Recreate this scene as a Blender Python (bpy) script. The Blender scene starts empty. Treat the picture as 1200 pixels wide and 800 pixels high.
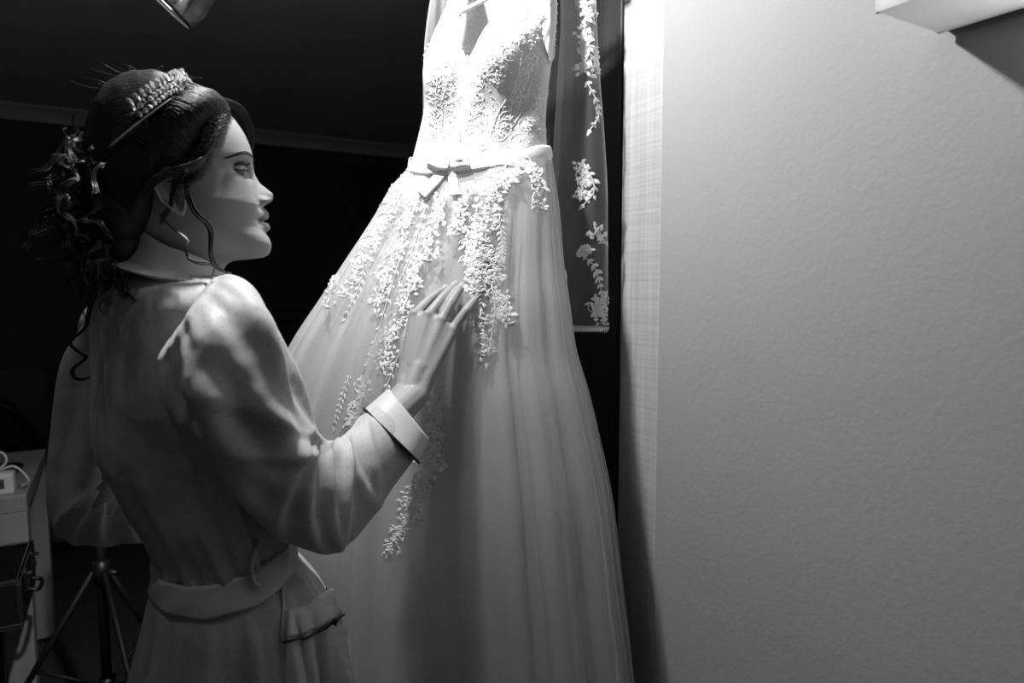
import bpy, bmesh, math, random
import numpy as np
from mathutils import Vector
from mathutils.bvhtree import BVHTree
random.seed(7); rng = np.random.default_rng(7)
PI = math.pi
S_ = bpy.context.scene
COL = S_.collection

# ------------------------------------------------------------------ camera, world, light, exposure
CAMH = 1.40
PITCH = math.atan(64/800)
cam = bpy.data.cameras.new('camera'); cam.lens = 24; cam.sensor_width = 36; cam.clip_start = .05
camo = bpy.data.objects.new('camera', cam); COL.objects.link(camo)
camo.location = (0, 0, CAMH); camo.rotation_euler = (PI/2-PITCH, 0, 0)
cam.dof.use_dof = True; cam.dof.focus_distance = 1.12; cam.dof.aperture_fstop = 4.5
S_.camera = camo
w = bpy.data.worlds.new('world'); S_.world = w; w.use_nodes = True
w.node_tree.nodes['Background'].inputs[0].default_value = (1, 1, 1, 1)
w.node_tree.nodes['Background'].inputs[1].default_value = .028
LAMP = Vector((-.30, .96, 2.20))
ld = bpy.data.lights.new('ceiling_lamp_bulb_light', 'SPOT'); ld.energy = 57; ld.shadow_soft_size = .03
ld.spot_size = math.radians(158); ld.spot_blend = .55
lo = bpy.data.objects.new('ceiling_lamp_bulb_light', ld); COL.objects.link(lo); lo.location = LAMP
lo.rotation_euler = Vector((.24, .05, -.62)).to_track_quat('-Z', 'Y').to_euler()
vs = S_.view_settings
vs.view_transform = 'Standard'; vs.look = 'None'; vs.gamma = 1; vs.exposure = 0.0; vs.use_curve_mapping = False

# ------------------------------------------------------------------ helpers
FWD = np.array([0, math.cos(PITCH), -math.sin(PITCH)]); UPV = np.array([0, math.sin(PITCH), math.cos(PITCH)])
C0 = np.array([0, 0, CAMH])
def ray(px, py):
    return FWD + (px-600)/800*np.array([1., 0, 0]) + (400-py)/800*UPV
def UP(px, py, z):
    r = ray(px, py); return C0 + r*(z/r[1])
def pchip(x, y, xq):
    x = np.asarray(x, float); y = np.asarray(y, float); xq = np.clip(np.asarray(xq, float), x[0], x[-1])
    h = np.diff(x); d = np.diff(y)/h
    m = np.zeros_like(y); m[0] = d[0]; m[-1] = d[-1]
    for i in range(1, len(x)-1):
        if d[i-1]*d[i] > 0:
            w1 = 2*h[i]+h[i-1]; w2 = h[i]+2*h[i-1]
            m[i] = (w1+w2)/(w1/d[i-1]+w2/d[i])
    i = np.clip(np.searchsorted(x, xq, 'right')-1, 0, len(x)-2)
    t = (xq-x[i])/h[i]
    return ((2*t**3-3*t**2+1)*y[i] + (t**3-2*t**2+t)*h[i]*m[i] + (-2*t**3+3*t**2)*y[i+1] + (t**3-t**2)*h[i]*m[i+1])
def crom(pts, n):
    """smooth curve through points (any dim)"""
    P = np.asarray(pts, float); k = len(P)
    P2 = np.vstack([2*P[0]-P[1], P, 2*P[-1]-P[-2]])
    out = []
    for u in np.linspace(0, k-1, n):
        i = min(int(u), k-2); t = u-i
        a, b, c, d = P2[i], P2[i+1], P2[i+2], P2[i+3]
        out.append(.5*((2*b)+(-a+c)*t+(2*a-5*b+4*c-d)*t*t+(-a+3*b-3*c+d)*t**3))
    return np.array(out)
def nrm(v):
    v = np.asarray(v, float); return v/np.maximum(np.linalg.norm(v, axis=-1, keepdims=True), 1e-12)
def noise1(x, seed=0):
    r = np.random.default_rng(seed); y = np.zeros_like(np.asarray(x, float))
    for k in range(1, 7): y = y + r.normal()*np.sin(k*x+r.uniform(0, 6.28))/k**.7
    return y

class MB:
    def __init__(s): s.v = []; s.f = []; s.uv = {}; s.n = 0
    def add(s, v, f):
        b = s.n; v = np.asarray(v, float).reshape(-1, 3); s.v.append(v); s.n += len(v)
        s.f.extend([tuple(b+i for i in q) for q in f])
        return b
    def verts(s): return np.vstack(s.v) if s.v else np.zeros((0, 3))
    def box(s, c, sz, ax=None):
        ax = np.eye(3) if ax is None else np.asarray(ax, float)
        sg = np.array([[-1,-1,-1],[1,-1,-1],[1,1,-1],[-1,1,-1],[-1,-1,1],[1,-1,1],[1,1,1],[-1,1,1]])*.5
        s.add(np.asarray(c)+(sg*np.asarray(sz))@ax, [(0,3,2,1),(4,5,6,7),(0,1,5,4),(1,2,6,5),(2,3,7,6),(3,0,4,7)]); return s
    def tube(s, pts, r, n=6, caps=True):
        P = np.asarray(pts, float); k = len(P); R = np.broadcast_to(np.asarray(r, float), (k,))
        T = nrm(np.gradient(P, axis=0))
        a = np.array([0, 0, 1.]) if abs(T[0][2]) < .9 else np.array([1., 0, 0])
        N = nrm(a-T[0]*(a@T[0])); V = []
        for i in range(k):
            N = nrm(N-T[i]*(N@T[i])); B = np.cross(T[i], N)
            an = np.arange(n)*2*PI/n
            V.append(P[i]+R[i]*(np.cos(an)[:, None]*N+np.sin(an)[:, None]*B))
        f = [(i*n+j, i*n+(j+1) % n, (i+1)*n+(j+1) % n, (i+1)*n+j) for i in range(k-1) for j in range(n)]
        if caps: f += [tuple(range(n))[::-1], tuple((k-1)*n+j for j in range(n))]
        s.add(np.vstack(V), f); return s
    def sphere(s, c, r, nu=12, nv=8, ax=None):
        r = np.broadcast_to(np.asarray(r, float), (3,)); V = [[0, 0, 1]]
        for i in range(1, nv):
            t = PI*i/nv
            for j in range(nu): V.append([math.sin(t)*math.cos(2*PI*j/nu), math.sin(t)*math.sin(2*PI*j/nu), math.cos(t)])
        V.append([0, 0, -1]); V = np.array(V)*r
        if ax is not None: V = V@np.asarray(ax)
        f = [(0, 1+j, 1+(j+1) % nu) for j in range(nu)]
        for i in range(nv-2):
            for j in range(nu):
                a = 1+i*nu; f.append((a+j, a+nu+j, a+nu+(j+1) % nu, a+(j+1) % nu))
        a = 1+(nv-2)*nu; L = len(V)-1
        f += [(a+j, L, a+(j+1) % nu) for j in range(nu)]
        s.add(V+np.asarray(c), f); return s
    def build(s, name, m, parent=None, smooth=True, bevel=0, sub=0):
        return mesh_obj(name, s.verts(), s.f, m, parent, smooth=smooth, bevel=bevel, sub=sub)

def mesh_obj(name, v, f, m, parent=None, smooth=True, uv=None, bevel=0, sub=0, col=None):
    me = bpy.data.meshes.new(name); me.from_pydata([tuple(x) for x in np.asarray(v)], [], [tuple(int(i) for i in q) for q in f]); me.update()
    if m is not None: me.materials.append(m)
    if smooth: me.polygons.foreach_set('use_smooth', [True]*len(me.polygons))
    if uv is not None:
        ul = me.uv_layers.new(name='UVMap'); li = np.zeros(len(me.loops), int); me.loops.foreach_get('vertex_index', li)
        ul.data.foreach_set('uv', np.asarray(uv, float)[li].ravel())
    if col is not None:
        for k, c in col.items():
            at = me.attributes.new(k, 'FLOAT', 'POINT'); at.data.foreach_set('value', np.asarray(c, float))
    o = bpy.data.objects.new(name, me); COL.objects.link(o)
    if parent is not None: attach(o, parent)
    if bevel:
        b = o.modifiers.new('bevel', 'BEVEL'); b.width = bevel; b.segments = 2; b.limit_method = 'ANGLE'; b.angle_limit = .6
    if sub:
        b = o.modifiers.new('sub', 'SUBSURF'); b.levels = sub; b.render_levels = sub
    return o
def attach(o, parent):
    o.parent = parent
    def world(p): return p.matrix_basis if p.parent is None else world(p.parent) @ p.matrix_parent_inverse @ p.matrix_basis
    o.matrix_parent_inverse = world(parent).inverted()
def grid(P, close=True):
    """P (n,m,3): faces of a lofted grid, around = second index"""
    n, m = P.shape[:2]; f = []
    mm = m if close else m-1
    for i in range(n-1):
        for j in range(mm): f.append((i*m+j, i*m+(j+1) % m, (i+1)*m+(j+1) % m, (i+1)*m+j))
    return P.reshape(-1, 3), f
def capf(P, top=True, bot=True):
    n, m = P.shape[:2]; c = []
    if top: c.append(tuple(range(m))[::-1])
    if bot: c.append(tuple((n-1)*m+j for j in range(m)))
    return c
def grid_normals(P, close=True):
    if close:
        du = np.roll(P, -1, 1)-np.roll(P, 1, 1)
    else: du = np.gradient(P, axis=1)
    dv = np.gradient(P, axis=0)
    return nrm(np.cross(du, dv))
def empty(name, loc=(0, 0, 0)):
    o = bpy.data.objects.new(name, None); o.empty_display_size = .05; COL.objects.link(o); o.location = tuple(loc); return o
def tag(o, label, cat, group=None):
    o['label'] = label; o['category'] = cat
    if group: o['group'] = group
    return o
def struct(o): o['kind'] = 'structure'; return o
def bvh_of(*obs):
    V = []; F = []
    for o in obs:
        b = len(V); V += [v.co.copy() for v in o.data.vertices]; F += [tuple(b+i for i in p.vertices) for p in o.data.polygons]
    return BVHTree.FromPolygons(V, F)
def hit(bv, px, py):
    r = nrm(ray(px, py)); h = bv.ray_cast(Vector(C0), Vector(r))
    if h[0] is None: return None, None
    n = np.array(h[1]); n = n if n@r < 0 else -n
    return np.array(h[0]), n

# ------------------------------------------------------------------ materials
def mat(name, c, rough=.6, metal=0, spec=.5, sheen=0, alpha=1, trans=0, bump=0, bscale=40, var=0, vscale=8, aniso=0, emit=0, sss=0, coat=0):
    m = bpy.data.materials.new(name); m.use_nodes = True; t = m.node_tree; b = t.nodes['Principled BSDF']
    c = (c, c, c) if isinstance(c, (int, float)) else c
    b.inputs['Base Color'].default_value = (*c, 1); b.inputs['Roughness'].default_value = rough; b.inputs['Metallic'].default_value = metal
    b.inputs['Specular IOR Level'].default_value = spec; b.inputs['Sheen Weight'].default_value = sheen; b.inputs['Alpha'].default_value = alpha
    b.inputs['Transmission Weight'].default_value = trans; b.inputs['Anisotropic'].default_value = aniso; b.inputs['Coat Weight'].default_value = coat
    if sss: b.inputs['Subsurface Weight'].default_value = sss; b.inputs['Subsurface Radius'].default_value = (.006, .006, .006); b.inputs['Subsurface Scale'].default_value = 1
    if emit: b.inputs['Emission Color'].default_value = (1, 1, 1, 1); b.inputs['Emission Strength'].default_value = emit
    co = t.nodes.new('ShaderNodeTexCoord')
    if bump:
        n = t.nodes.new('ShaderNodeTexNoise'); n.inputs['Scale'].default_value = bscale; n.inputs['Detail'].default_value = 4
        bp = t.nodes.new('ShaderNodeBump'); bp.inputs['Strength'].default_value = bump; bp.inputs['Distance'].default_value = .002
        t.links.new(co.outputs['Object'], n.inputs['Vector']); t.links.new(n.outputs['Fac'], bp.inputs['Height']); t.links.new(bp.outputs['Normal'], b.inputs['Normal'])
    if var:
        n = t.nodes.new('ShaderNodeTexNoise'); n.inputs['Scale'].default_value = vscale; n.inputs['Detail'].default_value = 5
        r = t.nodes.new('ShaderNodeValToRGB'); r.color_ramp.elements[0].position = .3; r.color_ramp.elements[1].position = .7
        r.color_ramp.elements[0].color = (*[x*(1-var) for x in c], 1); r.color_ramp.elements[1].color = (*[min(1, x*(1+var)) for x in c], 1)
        t.links.new(co.outputs['Object'], n.inputs['Vector']); t.links.new(n.outputs['Fac'], r.inputs['Fac']); t.links.new(r.outputs['Color'], b.inputs['Base Color'])
    return m
def math_node(t, op, a, b=None, c=None):
    n = t.nodes.new('ShaderNodeMath'); n.operation = op
    for i, x in enumerate((a, b, c)):
        if x is None: continue
        if isinstance(x, (int, float)): n.inputs[i].default_value = x
        else: t.links.new(x, n.inputs[i])
    return n.outputs[0]
def satin(name, c, dotc, rough):
    m = mat(name, c, rough, spec=.55, sheen=.12)
    t = m.node_tree; b = t.nodes['Principled BSDF']; b.inputs['Specular IOR Level'].default_value = .35
    uv = t.nodes.new('ShaderNodeUVMap'); sp = t.nodes.new('ShaderNodeSeparateXYZ'); t.links.new(uv.outputs[0], sp.inputs[0])
    u = math_node(t, 'DIVIDE', sp.outputs[0], .0105); v = math_node(t, 'DIVIDE', sp.outputs[1], .013)
    row = math_node(t, 'FLOOR', v); sh = math_node(t, 'MULTIPLY', math_node(t, 'MODULO', row, 2.), .5)
    fu = math_node(t, 'SUBTRACT', math_node(t, 'FRACT', math_node(t, 'ADD', u, sh)), .5); fv = math_node(t, 'SUBTRACT', math_node(t, 'FRACT', v), .5)
    d = math_node(t, 'SQRT', math_node(t, 'ADD', math_node(t, 'MULTIPLY', fu, fu), math_node(t, 'MULTIPLY', fv, fv)))
    k = math_node(t, 'LESS_THAN', d, .13)
    mx = t.nodes.new('ShaderNodeMix'); mx.data_type = 'RGBA'
    mx.inputs['A'].default_value = (c, c, c, 1); mx.inputs['B'].default_value = (dotc, dotc, dotc, 1)
    t.links.new(k, mx.inputs['Factor']); t.links.new(mx.outputs['Result'], b.inputs['Base Color'])
    # soft cloth undulation
    co = t.nodes.new('ShaderNodeTexCoord'); n = t.nodes.new('ShaderNodeTexNoise'); n.inputs['Scale'].default_value = 14; n.inputs['Detail'].default_value = 2
    bp = t.nodes.new('ShaderNodeBump'); bp.inputs['Strength'].default_value = .35; bp.inputs['Distance'].default_value = .02
    t.links.new(co.outputs['Object'], n.inputs['Vector']); t.links.new(n.outputs['Fac'], bp.inputs['Height']); t.links.new(bp.outputs['Normal'], b.inputs['Normal'])
    return m
def tulle(name, alpha, c=.85):
    m = bpy.data.materials.new(name); m.use_nodes = True; t = m.node_tree; t.nodes.clear()
    o = t.nodes.new('ShaderNodeOutputMaterial'); mx = t.nodes.new('ShaderNodeMixShader'); tr = t.nodes.new('ShaderNodeBsdfTransparent')
    d = t.nodes.new('ShaderNodeBsdfDiffuse'); d.inputs[0].default_value = (c, c, c, 1); tl = t.nodes.new('ShaderNodeBsdfTranslucent'); tl.inputs[0].default_value = (c, c, c, 1)
    m2 = t.nodes.new('ShaderNodeMixShader'); m2.inputs[0].default_value = .3; t.links.new(d.outputs[0], m2.inputs[1]); t.links.new(tl.outputs[0], m2.inputs[2])
    # the net looks denser where it turns edge-on
    lw = t.nodes.new('ShaderNodeLayerWeight'); lw.inputs[0].default_value = .35
    co = t.nodes.new('ShaderNodeTexCoord'); n = t.nodes.new('ShaderNodeTexNoise'); n.inputs['Scale'].default_value = 900
    t.links.new(co.outputs['Object'], n.inputs['Vector'])
    f = math_node(t, 'ADD', math_node(t, 'MULTIPLY', lw.outputs['Facing'], .45), math_node(t, 'MULTIPLY', n.outputs['Fac'], alpha*2))
    f = math_node(t, 'MINIMUM', f, .97)
    t.links.new(f, mx.inputs[0]); t.links.new(tr.outputs[0], mx.inputs[1]); t.links.new(m2.outputs[0], mx.inputs[2]); t.links.new(mx.outputs[0], o.inputs[0])
    return m
def translucent(name, c, k):
    m = bpy.data.materials.new(name); m.use_nodes = True; t = m.node_tree; t.nodes.clear()
    o = t.nodes.new('ShaderNodeOutputMaterial'); d = t.nodes.new('ShaderNodeBsdfDiffuse'); tl = t.nodes.new('ShaderNodeBsdfTranslucent')
    for q in (d, tl): q.inputs[0].default_value = (c, c, c, 1)
    m2 = t.nodes.new('ShaderNodeMixShader'); m2.inputs[0].default_value = k; t.links.new(d.outputs[0], m2.inputs[1]); t.links.new(tl.outputs[0], m2.inputs[2]); t.links.new(m2.outputs[0], o.inputs[0])
    return m
def wood(name, c1, c2, rough, sx, sz, cross=0):
    m = mat(name, c1, rough); t = m.node_tree; b = t.nodes['Principled BSDF']
    co = t.nodes.new('ShaderNodeTexCoord')
    def layer(scale):
        mp = t.nodes.new('ShaderNodeMapping'); mp.inputs['Scale'].default_value = scale
        n = t.nodes.new('ShaderNodeTexNoise'); n.inputs['Scale'].default_value = 1; n.inputs['Detail'].default_value = 6
        t.links.new(co.outputs['Object'], mp.inputs[0]); t.links.new(mp.outputs[0], n.inputs['Vector']); return n.outputs['Fac']
    f = layer((sx, sx, sz))
    if cross: f = math_node(t, 'ADD', math_node(t, 'MULTIPLY', f, .55), math_node(t, 'MULTIPLY', layer((3, 3, cross)), .45))
    r = t.nodes.new('ShaderNodeValToRGB'); r.color_ramp.elements[0].position = .35; r.color_ramp.elements[1].position = .65
    r.color_ramp.elements[0].color = (c1, c1, c1, 1); r.color_ramp.elements[1].color = (c2, c2, c2, 1)
    t.links.new(f, r.inputs[0]); t.links.new(r.outputs[0], b.inputs['Base Color'])
    bp = t.nodes.new('ShaderNodeBump'); bp.inputs['Strength'].default_value = .15; bp.inputs['Distance'].default_value = .002
    t.links.new(f, bp.inputs['Height']); t.links.new(bp.outputs['Normal'], b.inputs['Normal'])
    return m
M = {}
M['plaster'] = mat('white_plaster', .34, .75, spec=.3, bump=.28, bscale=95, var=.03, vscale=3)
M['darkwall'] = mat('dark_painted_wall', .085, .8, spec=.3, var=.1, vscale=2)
M['ceiling'] = mat('ceiling_paint', .85, .9, spec=.2)
M['cornice'] = mat('cornice_paint', .75, .6)
M['board'] = wood('cross_brushed_wood', .36, .52, .5, 120, 2, cross=160)
M['darkdoor'] = wood('dark_wood', .025, .045, .5, 60, 2)
M['plank'] = wood('dark_floor_plank', .03, .06, .45, 40, 40)
M['desk'] = wood('pale_wood', .34, .42, .45, 6, 6)
M['robe'] = satin('satin_robe', .46, .37, .55)
M['robeplain'] = mat('satin_plain', .56, .42, spec=.5, sheen=.1)
M['piping'] = mat('black_piping', .01, .5)
M['gown'] = translucent('gown_lining', .72, .12)
M['tulle'] = tulle('white_tulle', .17)
M['sleevetulle'] = tulle('sleeve_tulle', .115)
M['lace'] = mat('white_lace_thread', .88, .55, spec=.4, bump=.25, bscale=700)
M['bead'] = mat('pearl_bead', .9, .15, spec=.8)
M['ribbon'] = mat('satin_ribbon', .84, .32, spec=.6)
M['hanger'] = mat('white_plastic', .8, .4)
M['metal'] = mat('chrome', .6, .2, metal=1)
M['black'] = mat('black_plastic', .012, .4)
M['blackmetal'] = mat('black_metal', .012, .55, metal=.3)
M['sofa'] = mat('grey_sofa_cloth', .09, .9, bump=.3, bscale=300)
M['bag'] = mat('black_bag_cloth', .012, .8)
M['white'] = mat('white_plastic_bright', .85, .35)
M['hair'] = mat('dark_hair', .005, .55, spec=.3)
M['strand'] = mat('dark_hair_strand', .009, .38, spec=.6, aniso=.3)
M['crystal'] = mat('cut_crystal', .9, .05, metal=.75, spec=1, coat=1)
M['silver'] = mat('silver', .75, .2, metal=1)
M['eyewhite'] = mat('eye_white', .75, .12, spec=.7, coat=.5)
M['iris'] = mat('dark_iris', .01, .08, spec=.8)
M['brow'] = mat('brow_hair', .012, .6)
M['nail'] = mat('fingernail', .42, .3, spec=.6)
def thin_glass(name, c):
    m = bpy.data.materials.new(name); m.use_nodes = True; t = m.node_tree; t.nodes.clear()
    o = t.nodes.new('ShaderNodeOutputMaterial'); tr = t.nodes.new('ShaderNodeBsdfTransparent'); tr.inputs[0].default_value = (c, c, c, 1)
    g = t.nodes.new('ShaderNodeBsdfGlossy'); g.inputs['Roughness'].default_value = .08; fr = t.nodes.new('ShaderNodeFresnel'); fr.inputs[0].default_value = 1.6
    mx = t.nodes.new('ShaderNodeMixShader'); t.links.new(math_node(t, 'MULTIPLY_ADD', fr.outputs[0], .9, .10), mx.inputs[0]); t.links.new(tr.outputs[0], mx.inputs[1]); t.links.new(g.outputs[0], mx.inputs[2]); t.links.new(mx.outputs[0], o.inputs[0]); return m
M['glass'] = thin_glass('smoky_glass', .72)
M['bulb'] = mat('bulb_glow', .9, .3, emit=2.5)
M['shade'] = translucent('white_diffuser', .9, .55)
def skin_mat():
    m = mat('skin', .30, .48, spec=.42, sss=0, bump=.04, bscale=600); t = m.node_tree; b = t.nodes['Principled BSDF']
    a = t.nodes.new('ShaderNodeAttribute'); a.attribute_name = 'makeup_and_shade'
    r = t.nodes.new('ShaderNodeMix'); r.data_type = 'RGBA'; r.inputs['A'].default_value = (.30, .30, .30, 1); r.inputs['B'].default_value = (.02, .02, .02, 1)
    t.links.new(a.outputs['Fac'], r.inputs['Factor']); t.links.new(r.outputs['Result'], b.inputs['Base Color'])
    return m
M['skin'] = skin_mat()

# ------------------------------------------------------------------ the setting (room axes turned 30 degrees)
N_ = np.array([math.cos(math.radians(30)), math.sin(math.radians(30)), 0]); D_ = np.array([-.5, math.sqrt(3)/2, 0]); Z_ = np.array([0, 0, 1.])
AX = np.array([N_, D_, Z_])
def R(n, d, z=0): return N_*n + D_*d + Z_*z
def rbox(mb, n0, n1, d0, d1, z0, z1):
    return mb.box(R((n0+n1)/2, (d0+d1)/2, (z0+z1)/2), (n1-n0, d1-d0, z1-z0), AX)
WN = .85; CEIL = 2.5; BACK = 5.2
def d_on_wall(px, n=WN):
    # where the view ray through a picture column meets the wall plane, along the wall
    t = (px-600)/800; z = n/(t*N_[0]+N_[1]); return float(np.array([t*z, z, 0])@D_)
dE = d_on_wall(771.5); dB = d_on_wall(724)
fl = struct(rbox(MB(), -3.6, 2.8, -1.2, BACK+.1, -.1, -.012).build('floor', M['darkdoor'], smooth=False))
pk = None
k = 0
for i in range(12):
    n0 = -3.2+i*.21; off = (i*.47) % 1.3
    for j in range(4):
        d0 = .6+off-1.3+j*1.3
        mb = rbox(MB(), n0+.002, n0+.208, d0+.002, d0+1.298, -.012, random.uniform(-.0012, 0))
        mb.build('plank', M['plank'], fl, smooth=False)
struct(rbox(MB(), -3.6, 2.8, -.2, BACK+.1, CEIL, CEIL+.1).build('ceiling', M['ceiling'], smooth=False))
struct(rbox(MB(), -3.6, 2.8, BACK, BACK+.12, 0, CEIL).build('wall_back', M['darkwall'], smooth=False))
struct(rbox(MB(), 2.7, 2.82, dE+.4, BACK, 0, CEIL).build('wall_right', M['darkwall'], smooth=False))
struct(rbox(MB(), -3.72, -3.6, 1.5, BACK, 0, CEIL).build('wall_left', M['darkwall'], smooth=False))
struct(rbox(MB(), WN, WN+.16, -1.2, dE, 0, CEIL).build('wall_front', M['plaster'], smooth=False, bevel=.003))
struct(rbox(MB(), WN+.006, WN+.16, dE, dB, 0, CEIL).build('trim_1', M['board'], smooth=False, bevel=.002))
dd = rbox(MB(), WN+.09, WN+.13, dB, dB+.62, 0, CEIL).build('door_1', M['darkdoor'], smooth=False); struct(dd)
for z0, z1 in ((.15, .95), (1.05, 2.3)):
    rbox(MB(), WN+.082, WN+.092, dB+.1, dB+.52, z0, z1).build('door_panel', M['darkdoor'], dd, smooth=False, bevel=.004)
# cornice: a quarter-round moulding where ceiling and back wall meet
prof = [(0, 0), (0, -.085), (-.012, -.085), (-.02, -.06), (-.04, -.035), (-.07, -.018), (-.085, -.012), (-.085, 0)]
V = np.array([[R(n, BACK+p[0], CEIL+p[1]) for p in prof] for n in (-3.6, 2.7)]); v, f = grid(V)
struct(mesh_obj('trim_2', v, f+capf(V), M['cornice'], smooth=False))

# long shelf on the back wall
sh = empty('wall_shelf', R(.6, BACK-.1, 1.15)); tag(sh, 'long plain shelf on the dark back wall behind the dress', 'shelf')
rbox(MB(), .35, 2.2, BACK-.20, BACK, 1.165, 1.22).build('shelf_board', M['sofa'], sh, smooth=False, bevel=.004)
for n in (.6, 1.9): rbox(MB(), n, n+.03, BACK-.16, BACK, 1.07, 1.165).build('bracket', M['blackmetal'], sh, smooth=False)

# ------------------------------------------------------------------ the bride: body
HZ = .92; HO = UP(215, 205, HZ)
th = math.atan((600-215)/800)
F = np.array([math.cos(th), math.sin(th), 0]); SD = np.array([math.sin(th), -math.cos(th), 0])   # face direction; her right side (towards us)
def hpx(px, py):
    """picture point on the head's middle plane -> (forward, up) in metres"""
    r = ray(px, py); t = ((HO-C0)@SD)/(r@SD); p = C0+r*t-HO; return p@F, p[2]
def HW(f, s, v): return HO+F*f+SD*s+Z_*v
T = [ # front px, back px, half width, base-front px x (face without nose and lips)
 ((196, 102), (194, 102), .003, 196), ((214, 104), (172, 105), .034, 214), ((240, 113), (149, 114), .056, 240), ((262, 128), (133, 130), .067, 262),
 ((277, 145), (124, 148), .073, 277), ((287, 160), (119, 165), .0755, 287), ((294, 177), (117, 180), .076, 294), ((296.5, 189), (117, 192), .076, 296.5),
 ((297.5, 200), (118, 204), .0755, 296.5), ((304, 214), (120, 213), .0748, 298.5), ((313.5, 222), (123, 220), .074, 300), ((320, 228.5), (125, 227), .0735, 301.5),
 ((319.5, 234), (127, 232), .073, 303), ((314.5, 238.5), (129, 237), .0725, 304.5), ((308.5, 243), (132, 243), .071, 306), ((313, 247.5), (135, 248), .070, 306),
 ((315, 252), (137, 253), .069, 306), ((314, 256.5), (139, 257), .068, 306), ((309, 259.5), (140, 259), .0675, 306), ((315, 263), (142, 262), .0665, 307),
 ((316.5, 268), (145, 266), .0655, 308), ((312, 273.5), (148, 270), .064, 311), ((315.5, 280), (152, 274), .0615, 315), ((318, 288), (155, 278), .058, 318),
 ((316.5, 295), (158, 282), .0545, 316.5), ((312, 300), (160, 286), .052, 312), ((304, 302.5), (161, 289), .0505, 304), ((289, 304), (162, 292), .0495, 289),
 ((275, 305.5), (162, 295), .049, 275), ((267, 309), (162, 300), .049, 267), ((262, 317), (161, 307), .0495, 262), ((259, 331), (158, 322), .052, 259),
 ((255, 350), (160, 345), .056, 255), ((255, 385), (155, 380), .080, 255), ((265, 430), (150, 430), .090, 265), ((285, 520), (160, 520), .088, 285),
 ((315, 650), (215, 650), .075, 315), ((340, 770), (205, 770), .100, 340), ((345, 880), (205, 880), .11, 345), ((350, 920), (200, 920), .10, 350)]
ks = np.arange(len(T))
kq = np.concatenate([np.linspace(0, 7, 60), np.linspace(7, 26, 190)[1:], np.linspace(26, 31, 40)[1:], np.linspace(31, len(T)-1, 50)[1:]])
fv = np.array([hpx(*t[0]) for t in T]); bv_ = np.array([hpx(*t[1]) for t in T]); bf = np.array([hpx(t[3], t[0][1])[0] for t in T]); wd = np.array([t[2] for t in T])
ff = pchip(ks, fv[:, 0], kq); fvv = pchip(ks, fv[:, 1], kq); fb = pchip(ks, bv_[:, 0], kq); fbv = pchip(ks, bv_[:, 1], kq); fbase = pchip(ks, bf, kq); wq = pchip(ks, wd, kq)
sig = pchip([0, 7, 8, 9, 10, 11, 12, 13, 14, 15, 16, 18, 20, 21, 22, 24, 40], [.02, .008, .0085, .009, .010, .0115, .013, .0135, .013, .019, .021, .023, .020, .018, .02, .03, .03], kq)
pw = pchip([0, 8, 13, 14, 15, 18, 21, 40], [2, 2, 2.6, 2.6, 2.4, 2.6, 2.2, 2], kq)
expo = pchip([0, 5, 8, 14, 20, 25, 28, 33, 40], [2.1, 2.05, 2.05, 2.1, 2.05, 2.0, 2.0, 2.3, 2.3], kq)
NA = 176; al = np.linspace(0, 2*PI, NA, endpoint=False)
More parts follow.
